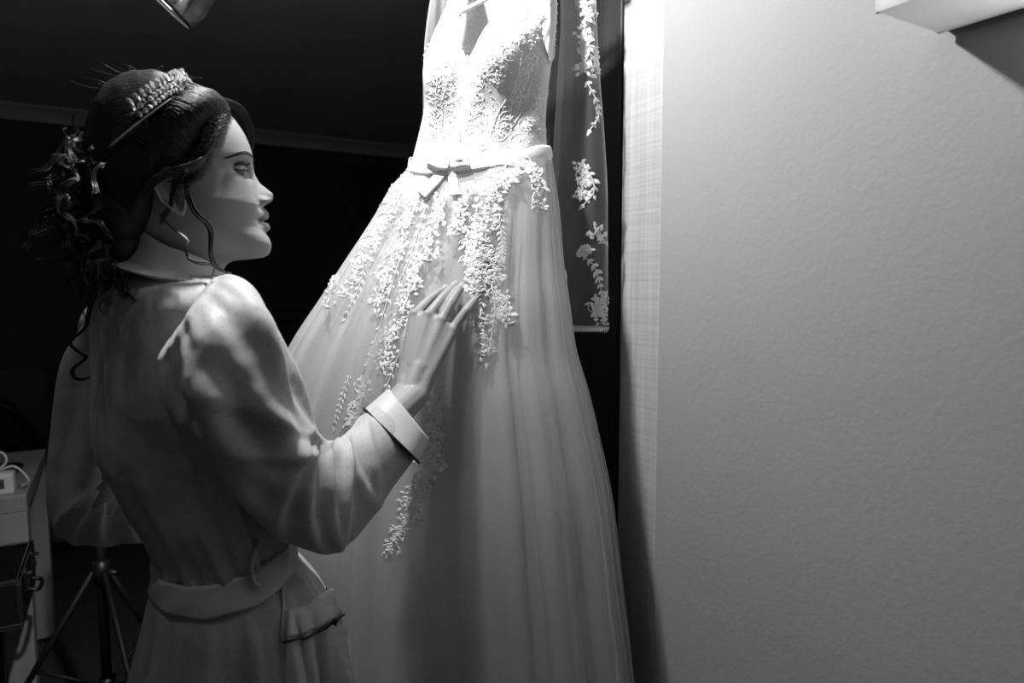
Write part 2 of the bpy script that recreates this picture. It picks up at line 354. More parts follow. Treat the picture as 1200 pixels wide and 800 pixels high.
# denser columns on the face front
al = al-.45*np.sin(al)*1.0
n = len(kq); HP = np.zeros((n, NA, 3)); mk = np.zeros((n, NA))
fe, ve = hpx(288, 203.5)
for i in range(n):
    c = (fbase[i]+fb[i])/2; h = (fbase[i]-fb[i])/2; e = expo[i]
    ca, sa = np.cos(al), np.sin(al)
    f0 = c+h*np.sign(ca)*np.abs(ca)**(2/e); s0 = wq[i]*np.sign(sa)*np.abs(sa)**(2/e)
    front = np.clip(ca*1.6, 0, 1)
    f0 = f0+(ff[i]-fbase[i])*np.exp(-np.abs(s0/sig[i])**pw[i])*(ca > 0)
    v0 = fvv[i]+(fbv[i]-fvv[i])*np.clip((ff[i]-f0)/(ff[i]-fb[i]+1e-9), 0, 1)
    S2 = np.abs(s0)
    def bump(px, py, s, sf, ss, sv):
        fc, vc = hpx(px, py); return np.exp(-((v0-vc)/sv)**2-((S2-s)/ss)**2)*(ca > 0)
    f0 = f0-.0110*bump(290, 204, .039, 0, .017, .0088)       # eye socket
    f0 = f0+.0020*bump(293, 189, .028, 0, .016, .005)         # brow
    f0 = f0+.0016*bump(285, 226, .044, 0, .02, .020)         # cheekbone
    f0 = f0-.0025*bump(305, 262, .0255, 0, .006, .006)        # corner of the mouth
    f0 = f0-.0016*bump(306, 246, .021, 0, .007, .010)         # fold beside the nose
    f0 = f0-.0022*bump(312, 247, .0, 0, .003, .005)           # groove above the lip
    s0 = s0+np.sign(s0)*.0035*bump(311, 236.5, .0125, 0, .006, .0052)   # wing of the nose
    f0 = f0+.002*bump(310, 237, .0135, 0, .004, .0045)
    s0 = s0+np.sign(s0)*.004*np.exp(-((v0-hpx(0+250, 262)[1])/.025)**2)*np.exp(-((ca-.25)/.35)**2)   # jaw angle
    HP[i] = HO+np.outer(f0, F)+np.outer(s0, SD)+np.outer(v0, Z_)
    # surface colour: make-up on lips and eyes, shade painted in nostrils and lip gap
    lip = (S2 < .0245)*(ca > 0)*np.clip(1-(S2/.0245)**2*0, 0, 1)
    vt = hpx(310, 245.5)[1]; vb = hpx(310, 273.5)[1]; vm = hpx(310, 259.5)[1]
    up_ = vm+(vt-vm)*np.sqrt(np.clip(1-(S2/.0245)**1.6, 0, 1)); lo_ = vm+(vb-vm)*np.sqrt(np.clip(1-(S2/.0245)**2, 0, 1))
    inl = ((v0 < up_)*(v0 > lo_))*(ca > 0)*(S2 < .0245)
    mk[i] = np.maximum(mk[i], .42*inl)
    mk[i] = np.maximum(mk[i], .95*(np.abs(v0-vm) < .0011)*(S2 < .023)*(ca > 0))  # dark line paints the shade between the lips
    mk[i] = np.maximum(mk[i], .85*np.exp(-((v0-hpx(290, 203)[1])/.0068)**4-((S2-.032)/.0165)**4)*(ca > 0))
    mk[i] = np.maximum(mk[i], .95*np.exp(-((v0-hpx(313, 239)[1])/.0022)**2-((S2-.0065)/.0036)**2)*(ca > 0))  # nostril shade painted as a dark spot
hv, hf = grid(HP); hf += capf(HP)
# skin graph for legs, left arm ; metaball-like remesh for the arm and hand
def capsules(segs):
    mb = MB()
    for (a, b, ra, rb) in segs:
        a = np.asarray(a); b = np.asarray(b); L = np.linalg.norm(b-a); k = max(3, int(L/.006))
        t = np.linspace(0, 1, k); P = a+np.outer(t, b-a)
        # rounded ends
        d = (b-a)/max(L, 1e-6)
        e = np.array([.999, .86, .5, 0])
        Pa = [a-d*ra*x for x in e[:3]]; ra_ = [ra*math.sqrt(1-x*x) for x in e[:3]]
        Pb = [b+d*rb*x for x in e[:3][::-1]]; rb_ = [rb*math.sqrt(1-x*x) for x in e[:3][::-1]]
        mb.tube(np.vstack([Pa, P, Pb]), np.concatenate([ra_, ra+(rb-ra)*t, rb_]), 14)
    return mb
def remesh(mb, vox, it):
    me = bpy.data.meshes.new('tmp'); me.from_pydata([tuple(x) for x in mb.verts()], [], mb.f); me.update()
    o = bpy.data.objects.new('tmp', me); COL.objects.link(o)
    r = o.modifiers.new('r', 'REMESH'); r.mode = 'VOXEL'; r.voxel_size = vox
    s = o.modifiers.new('s', 'SMOOTH'); s.iterations = it; s.factor = .5
    dg = bpy.context.evaluated_depsgraph_get(); e = o.evaluated_get(dg); m2 = e.to_mesh()
    v = np.array([x.co[:] for x in m2.vertices]); f = [tuple(p.vertices) for p in m2.polygons]
    e.to_mesh_clear(); bpy.data.objects.remove(o); bpy.data.meshes.remove(me)
    return v, f
SHO = UP(256, 385, .83); ELB = UP(362, 592, .92); WRI = UP(480, 462, 1.078)
W1 = UP(474, 446, 1.092); W2 = UP(496, 452, 1.087)
kn = [UP(486, 369, 1.137), UP(502, 370, 1.131), UP(517, 376, 1.129), UP(530, 387, 1.132)]
fing = [
 [kn[0], UP(504, 351, 1.163), UP(513, 344, 1.172), UP(521, 338.5, 1.180)],
 [kn[1], UP(518, 350, 1.152), UP(526, 341, 1.165), UP(532, 334.5, 1.175)],
 [kn[2], UP(529, 354, 1.145), UP(535.5, 343, 1.160), UP(541, 335.5, 1.172)],
 [kn[3], UP(546, 364, 1.140), UP(554, 354, 1.154), UP(561, 346, 1.165)]]
fr = [(.0095, .0086, .0076, .0066), (.0098, .0088, .0078, .0068), (.0095, .0086, .0076, .0066), (.0088, .0078, .0068, .0058)]
seg = []
car = [UP(478, 428, 1.104), UP(487, 427, 1.099), UP(496, 429, 1.097), UP(505, 433, 1.098)]
for k in range(4):
    seg.append((car[k], kn[k], .0125, .0108))
    seg.append((W1*(1-k/3)+W2*k/3, car[k], .0135, .013))
    for j in range(3): seg.append((fing[k][j], fing[k][j+1], fr[k][j], fr[k][j+1]))
    # knuckle
    seg.append((kn[k]+np.array([0, -.002, .001]), kn[k]+np.array([0, -.002, .0015]), .0098, .0098))
for k in range(3):   # back of the hand between the bones
    for t in (.2, .35, .5, .65, .8): seg.append((car[k]*(1-t)+car[k+1]*t, (kn[k]*(1-t)+kn[k+1]*t)-np.array([.001, 0, .004]), .0125, .0107))
seg += [(WRI, W1, .021, .0145), (WRI, W2, .021, .0145), (WRI, (car[1]+car[2])/2, .020, .014), (W1, W2, .0145, .0145), (WRI+UP(488, 466, 1.075)-UP(480, 462, 1.075), W2, .017, .0145)]
seg += [(UP(477, 428, 1.108), UP(476, 398, 1.138), .0135, .0115), (UP(476, 398, 1.138), UP(484, 378, 1.163), .0105, .0092), (UP(484, 378, 1.163), UP(493, 366, 1.178), .009, .0075)]   # thumb, under the palm
seg += [(WRI-np.array([.008, 0, .002]), ELB*.35+WRI*.65, .0225, .028), (WRI+np.array([.008, 0, -.002]), ELB*.35+WRI*.65, .0225, .028), (ELB*.35+WRI*.65, ELB, .027, .033), (ELB, SHO, .034, .038), (SHO, UP(215, 385, .90), .04, .045)]
av, af = remesh(capsules(seg), .0018, 9)
# left arm bent at the waist, hand closed before her; legs and feet
LS = UP(135, 385, 1.03); LE = UP(103, 592, 1.04); LW = UP(245, 590, 1.19)
seg2 = [(UP(190, 372, .95), LS, .05, .05), (LS, LE, .045, .038), (LE, LW, .036, .025)]
ld_ = nrm(LW-LE)
for k in range(4):
    b = LW+ld_*.085+Z_*(.027-.018*k); seg2.append((LW+Z_*(.012-.008*k), b, .013, .011))
    m_ = b+ld_*.03+np.array([.012, -.012, -.006]); seg2.append((b, m_, .009, .008)); seg2.append((m_, m_+np.array([.016, -.022, -.012]), .008, .007))
seg2.append((LW+Z_*.012, LW+ld_*.05+Z_*.045, .012, .009)); seg2.append((LW+ld_*.05+Z_*.045, LW+ld_*.08+Z_*.05, .009, .008))
HIP = UP(285, 880, .93)
for s in (-1, 1):
    a = HIP+SD*.085*s; kx = np.array([a[0]+.03, a[1]+.02, .47]); an = np.array([a[0]-.005, a[1]+.005, .085]); toe = an+np.array([.15, .09, -.06])
    seg2 += [(a, kx, .078, .052), (kx, kx*.6+an*.4+np.array([-.015, -.01, 0]), .05, .052), (kx*.6+an*.4+np.array([-.015, -.01, 0]), an, .05, .035), (an, np.array([an[0]-.02, an[1]-.01, .032]), .035, .03), (an-Z_*.03, toe, .034, .024)]
lv, lf = remesh(capsules(seg2), .005, 4)
# head details that belong to the skin: ears and eyelids
def ear(sgn):
    c = np.array(hpx(201, 236)); tl = math.radians(24); nr, na = 14, 40
    P = np.zeros((nr, na, 3))
    for i in range(nr):
        r = i/(nr-1)
        for j in range(na):
            a = 2*PI*j/na
            y = math.cos(a); x = math.sin(a)
            L = .0285*y*r; Wd = (.0165 if y > -.3 else .0165-.005*min(1, (-y-.3)/.6))*x*r
            # tilt: top leans back
            fx = c[0]+Wd*math.cos(tl)-L*math.sin(tl); vx = c[1]+L*math.cos(tl)+Wd*math.sin(tl)*.6
            back = 1 if math.sin(a) < .35 else .25     # helix rim runs round the back and top
            rim = .0045*math.exp(-((r-.88)/.10)**2)*(back if y > -.55 else .9)
            anti = .0032*math.exp(-((r-.56)/.12)**2)*(1 if -.6 < y < .95 and x < .5 else .2)
            bowl = -.006*math.exp(-(r/.42)**2)
            lobe = .003*math.exp(-((y+.8)/.25)**2)*r
            out = .078+.006*r*(1-x)*.9+rim+anti+bowl+lobe - (.016 if r > .99 else 0)
            P[i, j] = HW(fx, sgn*out, vx)
    v, f = grid(P); f += [tuple(range(na))[::-1]] if sgn > 0 else [tuple(range(na))]
    return v, f
EYE = []
def lids(sgn):
    rel = HP.reshape(-1, 3)-HO; fs = rel@F; ss = rel@SD; k_ = np.argmin((ss-sgn*.0300)**2+(rel[:, 2]-ve)**2+(fs < 0)*1)
    c = HW(fs[k_]-.0095, sgn*.0340, ve-.0005)
    look = nrm(F+Z_*.10+SD*sgn*.42); side = nrm(np.cross(look, Z_)); u = np.cross(side, look)
    EYE.append((c, look, side, u, sgn))
    mb = MB()
    for e0, e1 in ((17, 100), (-9, -85)):
        G = np.zeros((10, 24, 3))
        for i in range(10):
            for j in range(24):
                az = math.radians(-85+170*j/23); k = math.cos(az)**.4
                el = math.radians(e1+(e0-e1)*i/9) if i < 9 else math.radians(e0)
                el = el*k + (1-k)*math.radians(2) if i > 5 else el
                rr = .0146 if i < 9 else .0134
                G[i, j] = c+rr*(math.cos(el)*math.cos(az)*look+math.cos(el)*math.sin(az)*side+math.sin(el)*u)
        v, f = grid(G, False); mb.add(v, f)
    return mb.verts(), mb.f
V = [hv]; Fs = list(hf); MK = [mk.ravel()]; nb = len(hv)
for (v, f, m_) in [(*ear(1), 0), (*ear(-1), 0), (*lids(1), -1), (*lids(-1), -1), (av, af, 0), (lv, lf, 0)]:
    Fs += [tuple(nb+i for i in q) for q in f]; V.append(v); MK.append(np.full(len(v), m_) if m_ >= 0 else np.concatenate([np.full(240, .85), np.repeat([.12]*8+[.6, .9], 24)])); nb += len(v)
person = mesh_obj('person', np.vstack(V), Fs, M['skin'], col={'makeup_and_shade': np.concatenate(MK)})
tag(person, 'woman in a pale satin robe with dark curled updo touching the gown', 'person')
bv0 = bvh_of(person)
for (c, look, side, u, sgn) in EYE:
    MB().sphere(c, .0137, 24, 16, np.array([side, u, look])).build('eyeball', M['eyewhite'], person)
    G = np.zeros((8, 24, 3)); lk = nrm(look+u*.10)
    s2 = nrm(np.cross(lk, Z_)); u2 = np.cross(s2, lk)
    for i in range(8):
        a = math.radians(1+25*i/7)
        for j in range(24): b = 2*PI*j/24; G[i, j] = c+.01395*(math.cos(a)*lk+math.sin(a)*(math.cos(b)*s2+math.sin(b)*u2))
    v, f = grid(G); f.append(tuple(range(24))); mesh_obj('iris', v, f, M['iris'], person)
    mb = MB()      # lashes along the upper lid
    for j in range(26):
        az = math.radians(-70+140*j/25); k = math.cos(az)**.4; el = math.radians(17)*k+(1-k)*.03
        p = c+.0146*(math.cos(el)*math.cos(az)*look+math.cos(el)*math.sin(az)*side+math.sin(el)*u)
        o_ = nrm(p-c); q = p+o_*.003+u*.0005; q2 = p+o_*.0052+u*.0026
        mb.tube(crom([p, q, q2], 6), np.linspace(.00045, .0001, 6), 4)
    P = []
    for j in range(30):
        az = math.radians(-80+160*j/29); k = math.cos(az)**.4; el = math.radians(17)*k+(1-k)*.03
        P.append(c+.0149*(math.cos(el)*math.cos(az)*look+math.cos(el)*math.sin(az)*side+math.sin(el)*u))
    mb.tube(P, .0008, 6)
    W_l = []
    for fx, vy in ((286, 205), (282, 204.5), (278, 203.5), (274, 201.5)):
        g = hpx(fx, vy); h = bv0.ray_cast(Vector(HW(g[0], sgn*.3, g[1])), Vector(-SD*sgn))
        if h[0] is not None: W_l.append(np.array(h[0])+SD*sgn*.0004)
    if len(W_l) > 2: mb.tube(crom(W_l, 12), np.linspace(.0011, .0003, 12), 6)
    mb.build('eyelashes', M['brow'], person)
hb = bvh_of(person)
# eyebrows: short hairs laid on the brow
for sgn in (1, -1):
    mb = MB()
    pts = [(.062, 196), (.056, 192), (.048, 187.5), (.038, 185.2), (.028, 186), (.020, 189), (.014, 194)]
    cr = crom(pts, 70)
    for i, (s, py) in enumerate(cr):
        th_ = .0026*math.sin(PI*min(1, .12+i/70*1.0))**.6
        for q in np.linspace(-1, 1, 4):
            vv = hpx(290, py)[1]+q*th_*.6
            h = hb.ray_cast(Vector(HW(.2, sgn*s, vv)), Vector(-F))
            if h[0] is None: continue
            p = np.array(h[0])+np.array(h[1])*.0006; d = nrm(SD*sgn*.9+Z_*(.35 if s < .03 else -.2)-F*.5)
            mb.tube([p, p+d*.004], [.00055, .0002], 4)
    mb.build('eyebrow', M['brow'], person)
for k in range(4):
    t = fing[k][3]; d = nrm(fing[k][3]-fing[k][2]); o_ = nrm(np.array([0, -1, .25])-d*(np.array([0, -1, .25])@d)); s_ = np.cross(d, o_)
    mb = MB(); mb.sphere(t+o_*(fr[k][3]-.0008)+d*.001, (.0048, .0068, .0012), 12, 8, np.array([s_, d, o_])); mb.build('fingernail', M['nail'], person)

# ------------------------------------------------------------------ hair
outl = [(268, 136), (263, 148), (257, 160), (250, 175), (243, 190), (236, 205), (226, 218), (212, 219), (203, 216), (194, 222), (184, 240), (180, 262), (172, 276), (155, 292), (132, 288), (112, 268), (99, 235), (97, 205), (100, 175), (104, 150), (112, 128), (125, 109), (141, 97), (160, 91.5), (182, 91), (205, 98), (235, 108), (255, 117), (266, 126)]
o2 = np.array([hpx(*p) for p in outl]); o2 = crom(np.vstack([o2, o2[:1]]), 140)[:-1]
cc = np.array(hpx(180, 170)); W_ = .091; n = 41
HG = np.zeros((n, 139, 3))
for i in range(n):
    u = math.sin(PI/2*(-1+2*i/(n-1))); u = max(-.9995, min(.9995, u)); k = (1-abs(u)**3.2)**(1/2.6)
    cen = cc+np.array([.0, 0])*u
    P = cen+(o2-cen)*k
    an = np.arctan2(o2[:, 1]-cc[1], o2[:, 0]-cc[0])
    wv = 1+.010*np.sin(an*17+3*u)+.006*np.sin(an*31-5*u)
    P = cen+(P-cen)*wv[:, None]
    s = W_*u*(1-.12*np.clip((-.05-P[:, 1])/.08, 0, 1))
    HG[i] = HO+np.outer(P[:, 0], F)+np.outer(s, SD)+np.outer(P[:, 1], Z_)
v, f = grid(HG); f += capf(HG)
hair = mesh_obj('hair', v, f, M['hair'], person)
hv_b = bvh_of(hair)
def on_hair(f_, v_, side, lift=.001):
    h = hv_b.ray_cast(Vector(HW(f_, side*.3, v_)), Vector(-SD*side))
    if h[0] is None: return None
    return np.array(h[0])+SD*side*lift
smb = MB()
def strand_on(pts, side, jit, r=.00045, lift=.0012, n=16, wav=.0):
    cr = crom([hpx(*p) for p in pts], n); out = []
    off = rng.normal(0, jit, 2); ph = rng.uniform(0, 6.28)
    for i, c in enumerate(cr):
        p = on_hair(c[0]+off[0]+wav*math.sin(i*.8+ph), c[1]+off[1]+wav*math.cos(i*.7+ph), side, lift*(.6+.8*rng.random()))
        if p is None:
            if len(out) > 5: break
            out = []; continue
        out.append(p)
    if len(out) > 4:
        smb.tube(out, np.concatenate([[r*.4], np.full(len(out)-2, r), [r*.3]]), 4)
def lerp_path(A, B, t): return [((1-t)*a[0]+t*b[0], (1-t)*a[1]+t*b[1]) for a, b in zip(A, B)]
# crown, combed back from the tiara; front, swept forward and down over the ear
crA = [(222, 106), (200, 97), (175, 93), (150, 96), (128, 109), (112, 132), (104, 160)]
crB = [(158, 172), (148, 178), (138, 186), (128, 196), (120, 206), (112, 214), (106, 222)]
frA = [(228, 112), (245, 114), (260, 121), (267, 130), (266, 140), (262, 150), (256, 160)]
frB = [(164, 176), (176, 184), (188, 194), (198, 204), (204, 210), (208, 214), (212, 217)]
for side in (1, -1):
    for i in range(520 if side > 0 else 200):
        t = rng.random()**1.4; strand_on(lerp_path(crA, crB, t), side, .0025, r=.0004+.0003*rng.random(), wav=.0006)
    for i in range(460 if side > 0 else 200):
        t = rng.random()**1.2; strand_on(lerp_path(frA, frB, t), side, .0025, r=.0004+.0003*rng.random(), wav=.0006)
# strands across the top ridge, flowing over the middle
for i in range(420):
    s = rng.uniform(-.07, .07)
    for A, cnt in ((crA, 1), (frA, 1)):
        cr = crom([hpx(*p) for p in A], 18); P = []
        for c in cr:
            d = nrm(np.array([c[0]-cc[0], c[1]-cc[1]])); o_ = HO+F*(c[0]+d[0]*.08)+Z_*(c[1]+d[1]*.08)+SD*s
            h = hv_b.ray_cast(Vector(o_), Vector(-(F*d[0]+Z_*d[1])))
            if h[0] is None: P = []; continue
            P.append(np.array(h[0])+np.array(h[1])*(.0008+.0018*rng.random()))
        if len(P) > 6: smb.tube(P, [.0002]+[.0004+.0002*rng.random()]*(len(P)-2)+[.0002], 4)
# swept-over lock on the far side of the forehead
for i in range(260):
    q = rng.normal(0, 1, 2)
    A = [hpx(*p) for p in [(238, 112), (256, 117), (276, 124), (289, 137), (295, 153), (296, 168), (292, 184)]]
    ss = [-.005, -.018, -.032, -.045, -.055, -.062, -.068]
    P = crom([HW(a[0]+q[0]*.0030*min(1, k*.4+.3), s+q[1]*.007, a[1]+q[0]*.0045*min(1, k*.3+.3)) for k, (a, s) in enumerate(zip(A, ss))], 16)
    smb.tube(P, [.0002]+[.00055]*14+[.0002], 4)
for side in (1, -1):
    for i in range(420 if side > 0 else 150):
        c = crom([(270, 134), (265, 146), (259, 158), (252, 174), (245, 188), (238, 204), (228, 217), (216, 220)], 60)[int(rng.random()*59)]
        k = rng.random()**2*9; a = math.radians(rng.uniform(135, 165)); p0 = (c[0]+k*.8, c[1]+k*.35); P = []
        for t in np.linspace(0, 22, 10):
            g = hpx(p0[0]+t*math.cos(a), p0[1]+t*math.sin(a)*.8-3*math.sin(t/8)); h = hb.ray_cast(Vector(HW(g[0], side*.3, g[1])), Vector(-SD*side))
            if h[0] is not None: P.append(np.array(h[0])+SD*side*(.0006+t*.0005))
        if len(P) > 5: smb.tube(P, np.linspace(.00012, .0005, len(P)), 4)
oA = [(252, 172), (238, 194), (219, 205), (199, 210), (182, 219), (172, 232)]; oB = [(240, 196), (230, 210), (214, 217), (199, 220), (186, 228), (176, 242)]
for side in (1, -1):
    for i in range(260):
        t = rng.random(); P = []
        for k, p in enumerate(crom(lerp_path(oA, oB, t), 16)):
            g = hpx(*p); u = k/15; P.append(HW(g[0]+rng.normal(0, .0002), side*(.068+.028*math.sin(min(1, u*1.7)*PI/2)-.006*u+rng.uniform(0, .003)), g[1]))
        smb.tube(P, np.concatenate([[.0002], np.full(14, .00055), [.0002]]), 4)
# low bun: many small curls behind and below the crown
def curl(c, R_, L, turns, ax, r=.0006, n=26, taper=.5):
    ax = nrm(ax); a = nrm(np.cross(ax, [.3, .5, .8])); b = np.cross(ax, a); ph = rng.uniform(0, 6.28); P = []
    for i in range(n):
        t = i/(n-1); k = R_*(1-taper*t)
        P.append(np.asarray(c)+ax*L*t+k*(math.cos(ph+turns*2*PI*t)*a+math.sin(ph+turns*2*PI*t)*b))
    return np.array(P)
for i in range(300):
    t = rng.random(); c2 = crom([hpx(*p) for p in [(110, 168), (102, 195), (98, 225), (102, 255), (114, 285), (124, 310)]], 50)[int(t*49)]
    rad = .032*(.55+.6*math.sin(PI*min(1, t*.9+.1)))
    p = HW(c2[0]+rng.normal(.002, rad*.36), rng.normal(.018, .036), c2[1]+rng.normal(0, rad*.5))
    c_ = curl(p, rng.uniform(.004, .011), rng.uniform(.02, .065), rng.uniform(.5, 1.5), rng.normal(0, 1, 3)*[1, 1, .6]+[0, 0, -1.5])
    for q in range(7): smb.tube(c_+rng.normal(0, .0010, 3)+np.linspace(0, 1, 26)[:, None]*rng.normal(0, .0018, 3), [.0002]+[.0005]*24+[.0002], 4)
bun = MB()
for (px, py, s, r) in [(104, 188, 0, .030), (96, 210, .01, .030), (96, 236, -.01, .033), (104, 260, .01, .034), (125, 270, .015, .036), (118, 225, .04, .034), (118, 290, .01, .027), (140, 285, .035, .028), (140, 255, .045, .034)]:
    f_, v_ = hpx(px, py); bun.sphere(HW(f_, s, v_), (r, r*1.1, r*1.15), 16, 12)
bun.build('hair_bun', M['hair'], person)
# long hanging ringlets
def lock(pts, zz, n, spread, r, k=40):
    base = crom([UP(px, py, z) for (px, py), z in zip(pts, zz)], k)
    for i in range(n):
        o_ = rng.normal(0, spread, 3); w_ = rng.normal(0, spread*.7, 3); t = np.linspace(0, 1, k)[:, None]
        smb.tube(base+o_+w_*np.sin(t*5+i), np.concatenate([np.linspace(.5, 1, 6)*r, np.full(k-14, r), np.linspace(1, .3, 8)*r]), 5)
lock([(218, 216), (220, 232), (229, 250), (241, 261), (247, 273), (246.5, 290), (247, 303), (252, 312), (262, 318)], [.846, .84, .84, .845, .85, .85, .845, .85, .86], 7, .0011, .0011)
lock([(186, 250), (200, 266), (219, 281), (218, 292), (220, 302), (232, 307.5), (246, 309), (251, 313), (247, 325)], [.84, .83, .826, .82, .82, .82, .825, .83, .83], 3, .0005, .0009)
lock([(218, 200), (208, 214), (201, 228), (199, 240), (192, 252), (187, 262)], [.836, .834, .832, .834, .836, .84], 9, .0014, .0007)
lock([(140, 290), (134, 315), (122, 335), (108, 352), (103, 372), (100, 384), (86, 396), (83, 403), (92, 411), (101, 418), (94, 425), (85, 433), (88, 442), (98, 444), (106, 441)], [.9]*4+[.89]*11, 8, .0009, .0010, 70)
lock([(150, 285), (140, 310), (130, 325), (128, 340), (112, 352), (106, 365), (107, 380)], [.88]*7, 10, .002, .0010)
for i in range(34):
    px = rng.uniform(92, 148); py = rng.uniform(255, 315); p = UP(px, py, rng.uniform(.86, .96))
    smb.tube(curl(p, rng.uniform(.008, .016), rng.uniform(.05, .10), rng.uniform(1, 2.2), np.array([rng.normal(0, .4), rng.normal(0, .3), -1]), n=36), [.0003]+[.0008]*34+[.0003], 5)
for i in range(22):
    px = rng.uniform(86, 112); py = rng.uniform(185, 300); p = UP(px, py, rng.uniform(.88, .97))
    smb.tube(curl(p, rng.uniform(.006, .014), rng.uniform(.02, .05), rng.uniform(.5, 1.4), rng.normal(0, 1, 3)), [.0003]+[.00055]*24+[.0003], 4)
for i in range(60):      # flyaway hairs
    a = crom([hpx(*p) for p in crA[:5]], 40)[int(rng.random()*39)]; p = HW(a[0], rng.normal(0, .02), a[1])
    d = nrm(np.array(HW(a[0], 0, a[1]))-HW(*[cc[0], 0, cc[1]])); q = p+d*rng.uniform(.004, .012)+F*rng.normal(0, .014)
    smb.tube(crom([p, (p+q)/2+rng.normal(0, .002, 3), q], 8), np.linspace(.0004, .0001, 8), 4)
so = smb.build('hair_strands', M['strand'], person); so['kind'] = 'stuff'

# ------------------------------------------------------------------ tiara (rests on the hair)
tc = np.array(hpx(156, 172)); te = np.array(hpx(230, 111)); RE = np.linalg.norm(te-tc); eh = (te-tc)/RE
nn = np.array([-eh[1], eh[0]]); nn = nn if nn[1] > 0 else -nn
E3 = F*eh[0]+Z_*eh[1]; N3 = F*nn[0]+Z_*nn[1]; TC = HO+F*tc[0]+Z_*tc[1]
tiara = empty('tiara', TC); tag(tiara, 'crystal tiara of two rows of stones worn in the dark hair', 'tiara')
RS = .0965
def tp(psi, up, out=0): c_, s_ = math.cos(psi), math.sin(psi); return TC+SD*(RS+out)*math.copysign(abs(s_)**.8, s_)+E3*(RE+out)*math.copysign(abs(c_)**.8, c_)+N3*up
P = np.array([tp(p, 0, .001) for p in np.linspace(-1.75, 1.75, 80)]); MB().tube(P, .0011, 6).build('band', M['silver'], tiara)
P = np.array([tp(p, .011, .002) for p in np.linspace(-1.5, 1.5, 80)]); MB().tube(P, .0007, 6).build('wire', M['silver'], tiara)
def gem(nm, sx, sy):
    bm = bmesh.new(); bmesh.ops.create_icosphere(bm, subdivisions=1, radius=1); me = bpy.data.meshes.new(nm)
    for v_ in bm.verts: v_.co = Vector((v_.co.x*sx, v_.co.y*sy*(1.1 if v_.co.y > 0 else 1), v_.co.z*.0028))
    bm.to_mesh(me); bm.free(); me.materials.append(M['crystal']); return me
g1 = gem('round_stone', .0036, .0036); g2 = gem('oval_stone', .0040, .0062)
for row, (me, up, cnt, o_) in enumerate([(g1, .0055, 46, .002), (g1, .0125, 44, .003), (g2, .0205, 36, .004)]):
    for i in range(cnt):
        psi = -1.45+2.9*(i+.5)/cnt
        p = tp(psi, up+rng.normal(0, .0006), o_); q = tp(psi+.01, up, o_); t = nrm(q-p); yv = nrm(N3*.9+nrm(p-TC-N3*up)*.15); zv = np.cross(t, yv)
        o = bpy.data.objects.new('stone', me); COL.objects.link(o)
        from mathutils import Matrix
        a = rng.uniform(-.25, .25)
        m3 = Matrix((t, yv, zv)).transposed() @ Matrix.Rotation(a, 3, 'Y') @ Matrix.Rotation(rng.uniform(-.3, .3), 3, 'X')
        o.matrix_basis = Matrix.Translation(Vector(p)) @ m3.to_4x4(); attach(o, tiara)

# ------------------------------------------------------------------ robe
AA = np.array([math.sqrt(.5), -math.sqrt(.5), 0]); FT = np.array([math.sqrt(.5), math.sqrt(.5), 0])   # shoulder line, way the chest faces
RT = [(290, 166, 252, 1.0), (306, 152, 257, 1.0), (320, 130, 264, 1.12), (345, 112, 283, 1.5), (380, 104, 296, 1.65), (440, 106, 308, 1.55), (520, 117, 322, 1.5), (600, 152, 337, 1.4), (632, 172, 345, 1.4), (652, 179, 352, 1.4), (672, 177, 368, 1.4),
      (700, 170, 387, 1.4), (745, 162, 404, 1.35), (800, 151, 420, 1.3), (900, 138, 440, 1.3), (1050, 125, 460, 1.3)]
RY = np.array([r[0] for r in RT], float); RX0 = [r[1] for r in RT]; RX1 = [r[2] for r in RT]; RR = [r[3] for r in RT]
RZ = .93; cos25 = math.cos(math.radians(25))
def robe_ring(y, ph, extra=0.):
    x0 = pchip(RY, RX0, [y])[0]; x1 = pchip(RY, RX1, [y])[0]; k = pchip(RY, RR, [y])[0]
    s = (x1-x0)/2*RZ*cos25/800; mf = s/math.sqrt((k*.348)**2+.944**2); ma = k*mf
    c = UP((x0+x1)/2, y, RZ)
    tilt = .14*np.clip((470-y)/100, 0, 1)*np.clip((y-300)/50, .15, 1)
    ca, sa = np.cos(ph), np.sin(ph)
    P = c+np.outer((ma+extra)*ca, AA)+np.outer((mf+extra)*sa, FT)
    P[:, 2] += tilt*ma*ca
    return P
NPH = 260; ph = np.linspace(0, 2*PI, NPH, endpoint=False)
ys = np.concatenate([np.linspace(314, 660, 150), np.linspace(660, 1050, 110)[1:]])
RP = np.array([robe_ring(y, ph) for y in ys]); RN = grid_normals(RP)
cen = RP.mean(1, keepdims=True); sgn = np.sign(((RP-cen)*RN).sum(-1)).mean(); RN *= np.sign(sgn)
Y, PH = np.meshgrid(ys, ph, indexing='ij')
Yw = Y+16*np.sin(PH)
below = np.clip((Yw-662)/140, 0, 1); above = np.clip(1-(660-Yw)/200, 0, 1)*(Yw <= 662)
fold = below*(.011*np.cos(9*PH+.8*noise1(PH, 3))+.007*np.cos(17*PH+1.3+noise1(PH, 4))+.004*np.cos(31*PH))
fold += above*(.0035*np.cos(13*PH+noise1(PH, 5))+.0025*np.cos(23*PH+noise1(PH, 6)))
mid = np.exp(-((Y-500)/120)**2)
fold += mid*(.006*np.sin((Y-400)/46+2.5*PH)+.003*np.sin((Y)/27-4*PH+1))
fold += .004*np.exp(-((Y-400)/70)**2)*np.sin(3*PH+Y/60)
fold -= .006*np.exp(-((Yw-652)/13)**2)
RP = RP+RN*fold[..., None]
arc = np.cumsum(np.linalg.norm(np.diff(np.concatenate([RP[:, :, :], RP[:, :1]], 1), axis=1), axis=2)[60])
uvs = np.zeros((len(ys), NPH, 2)); uvs[..., 0] = np.concatenate([[0], arc[:-1]])[None, :]; uvs[..., 1] = RP[..., 2]
v, f = grid(RP)
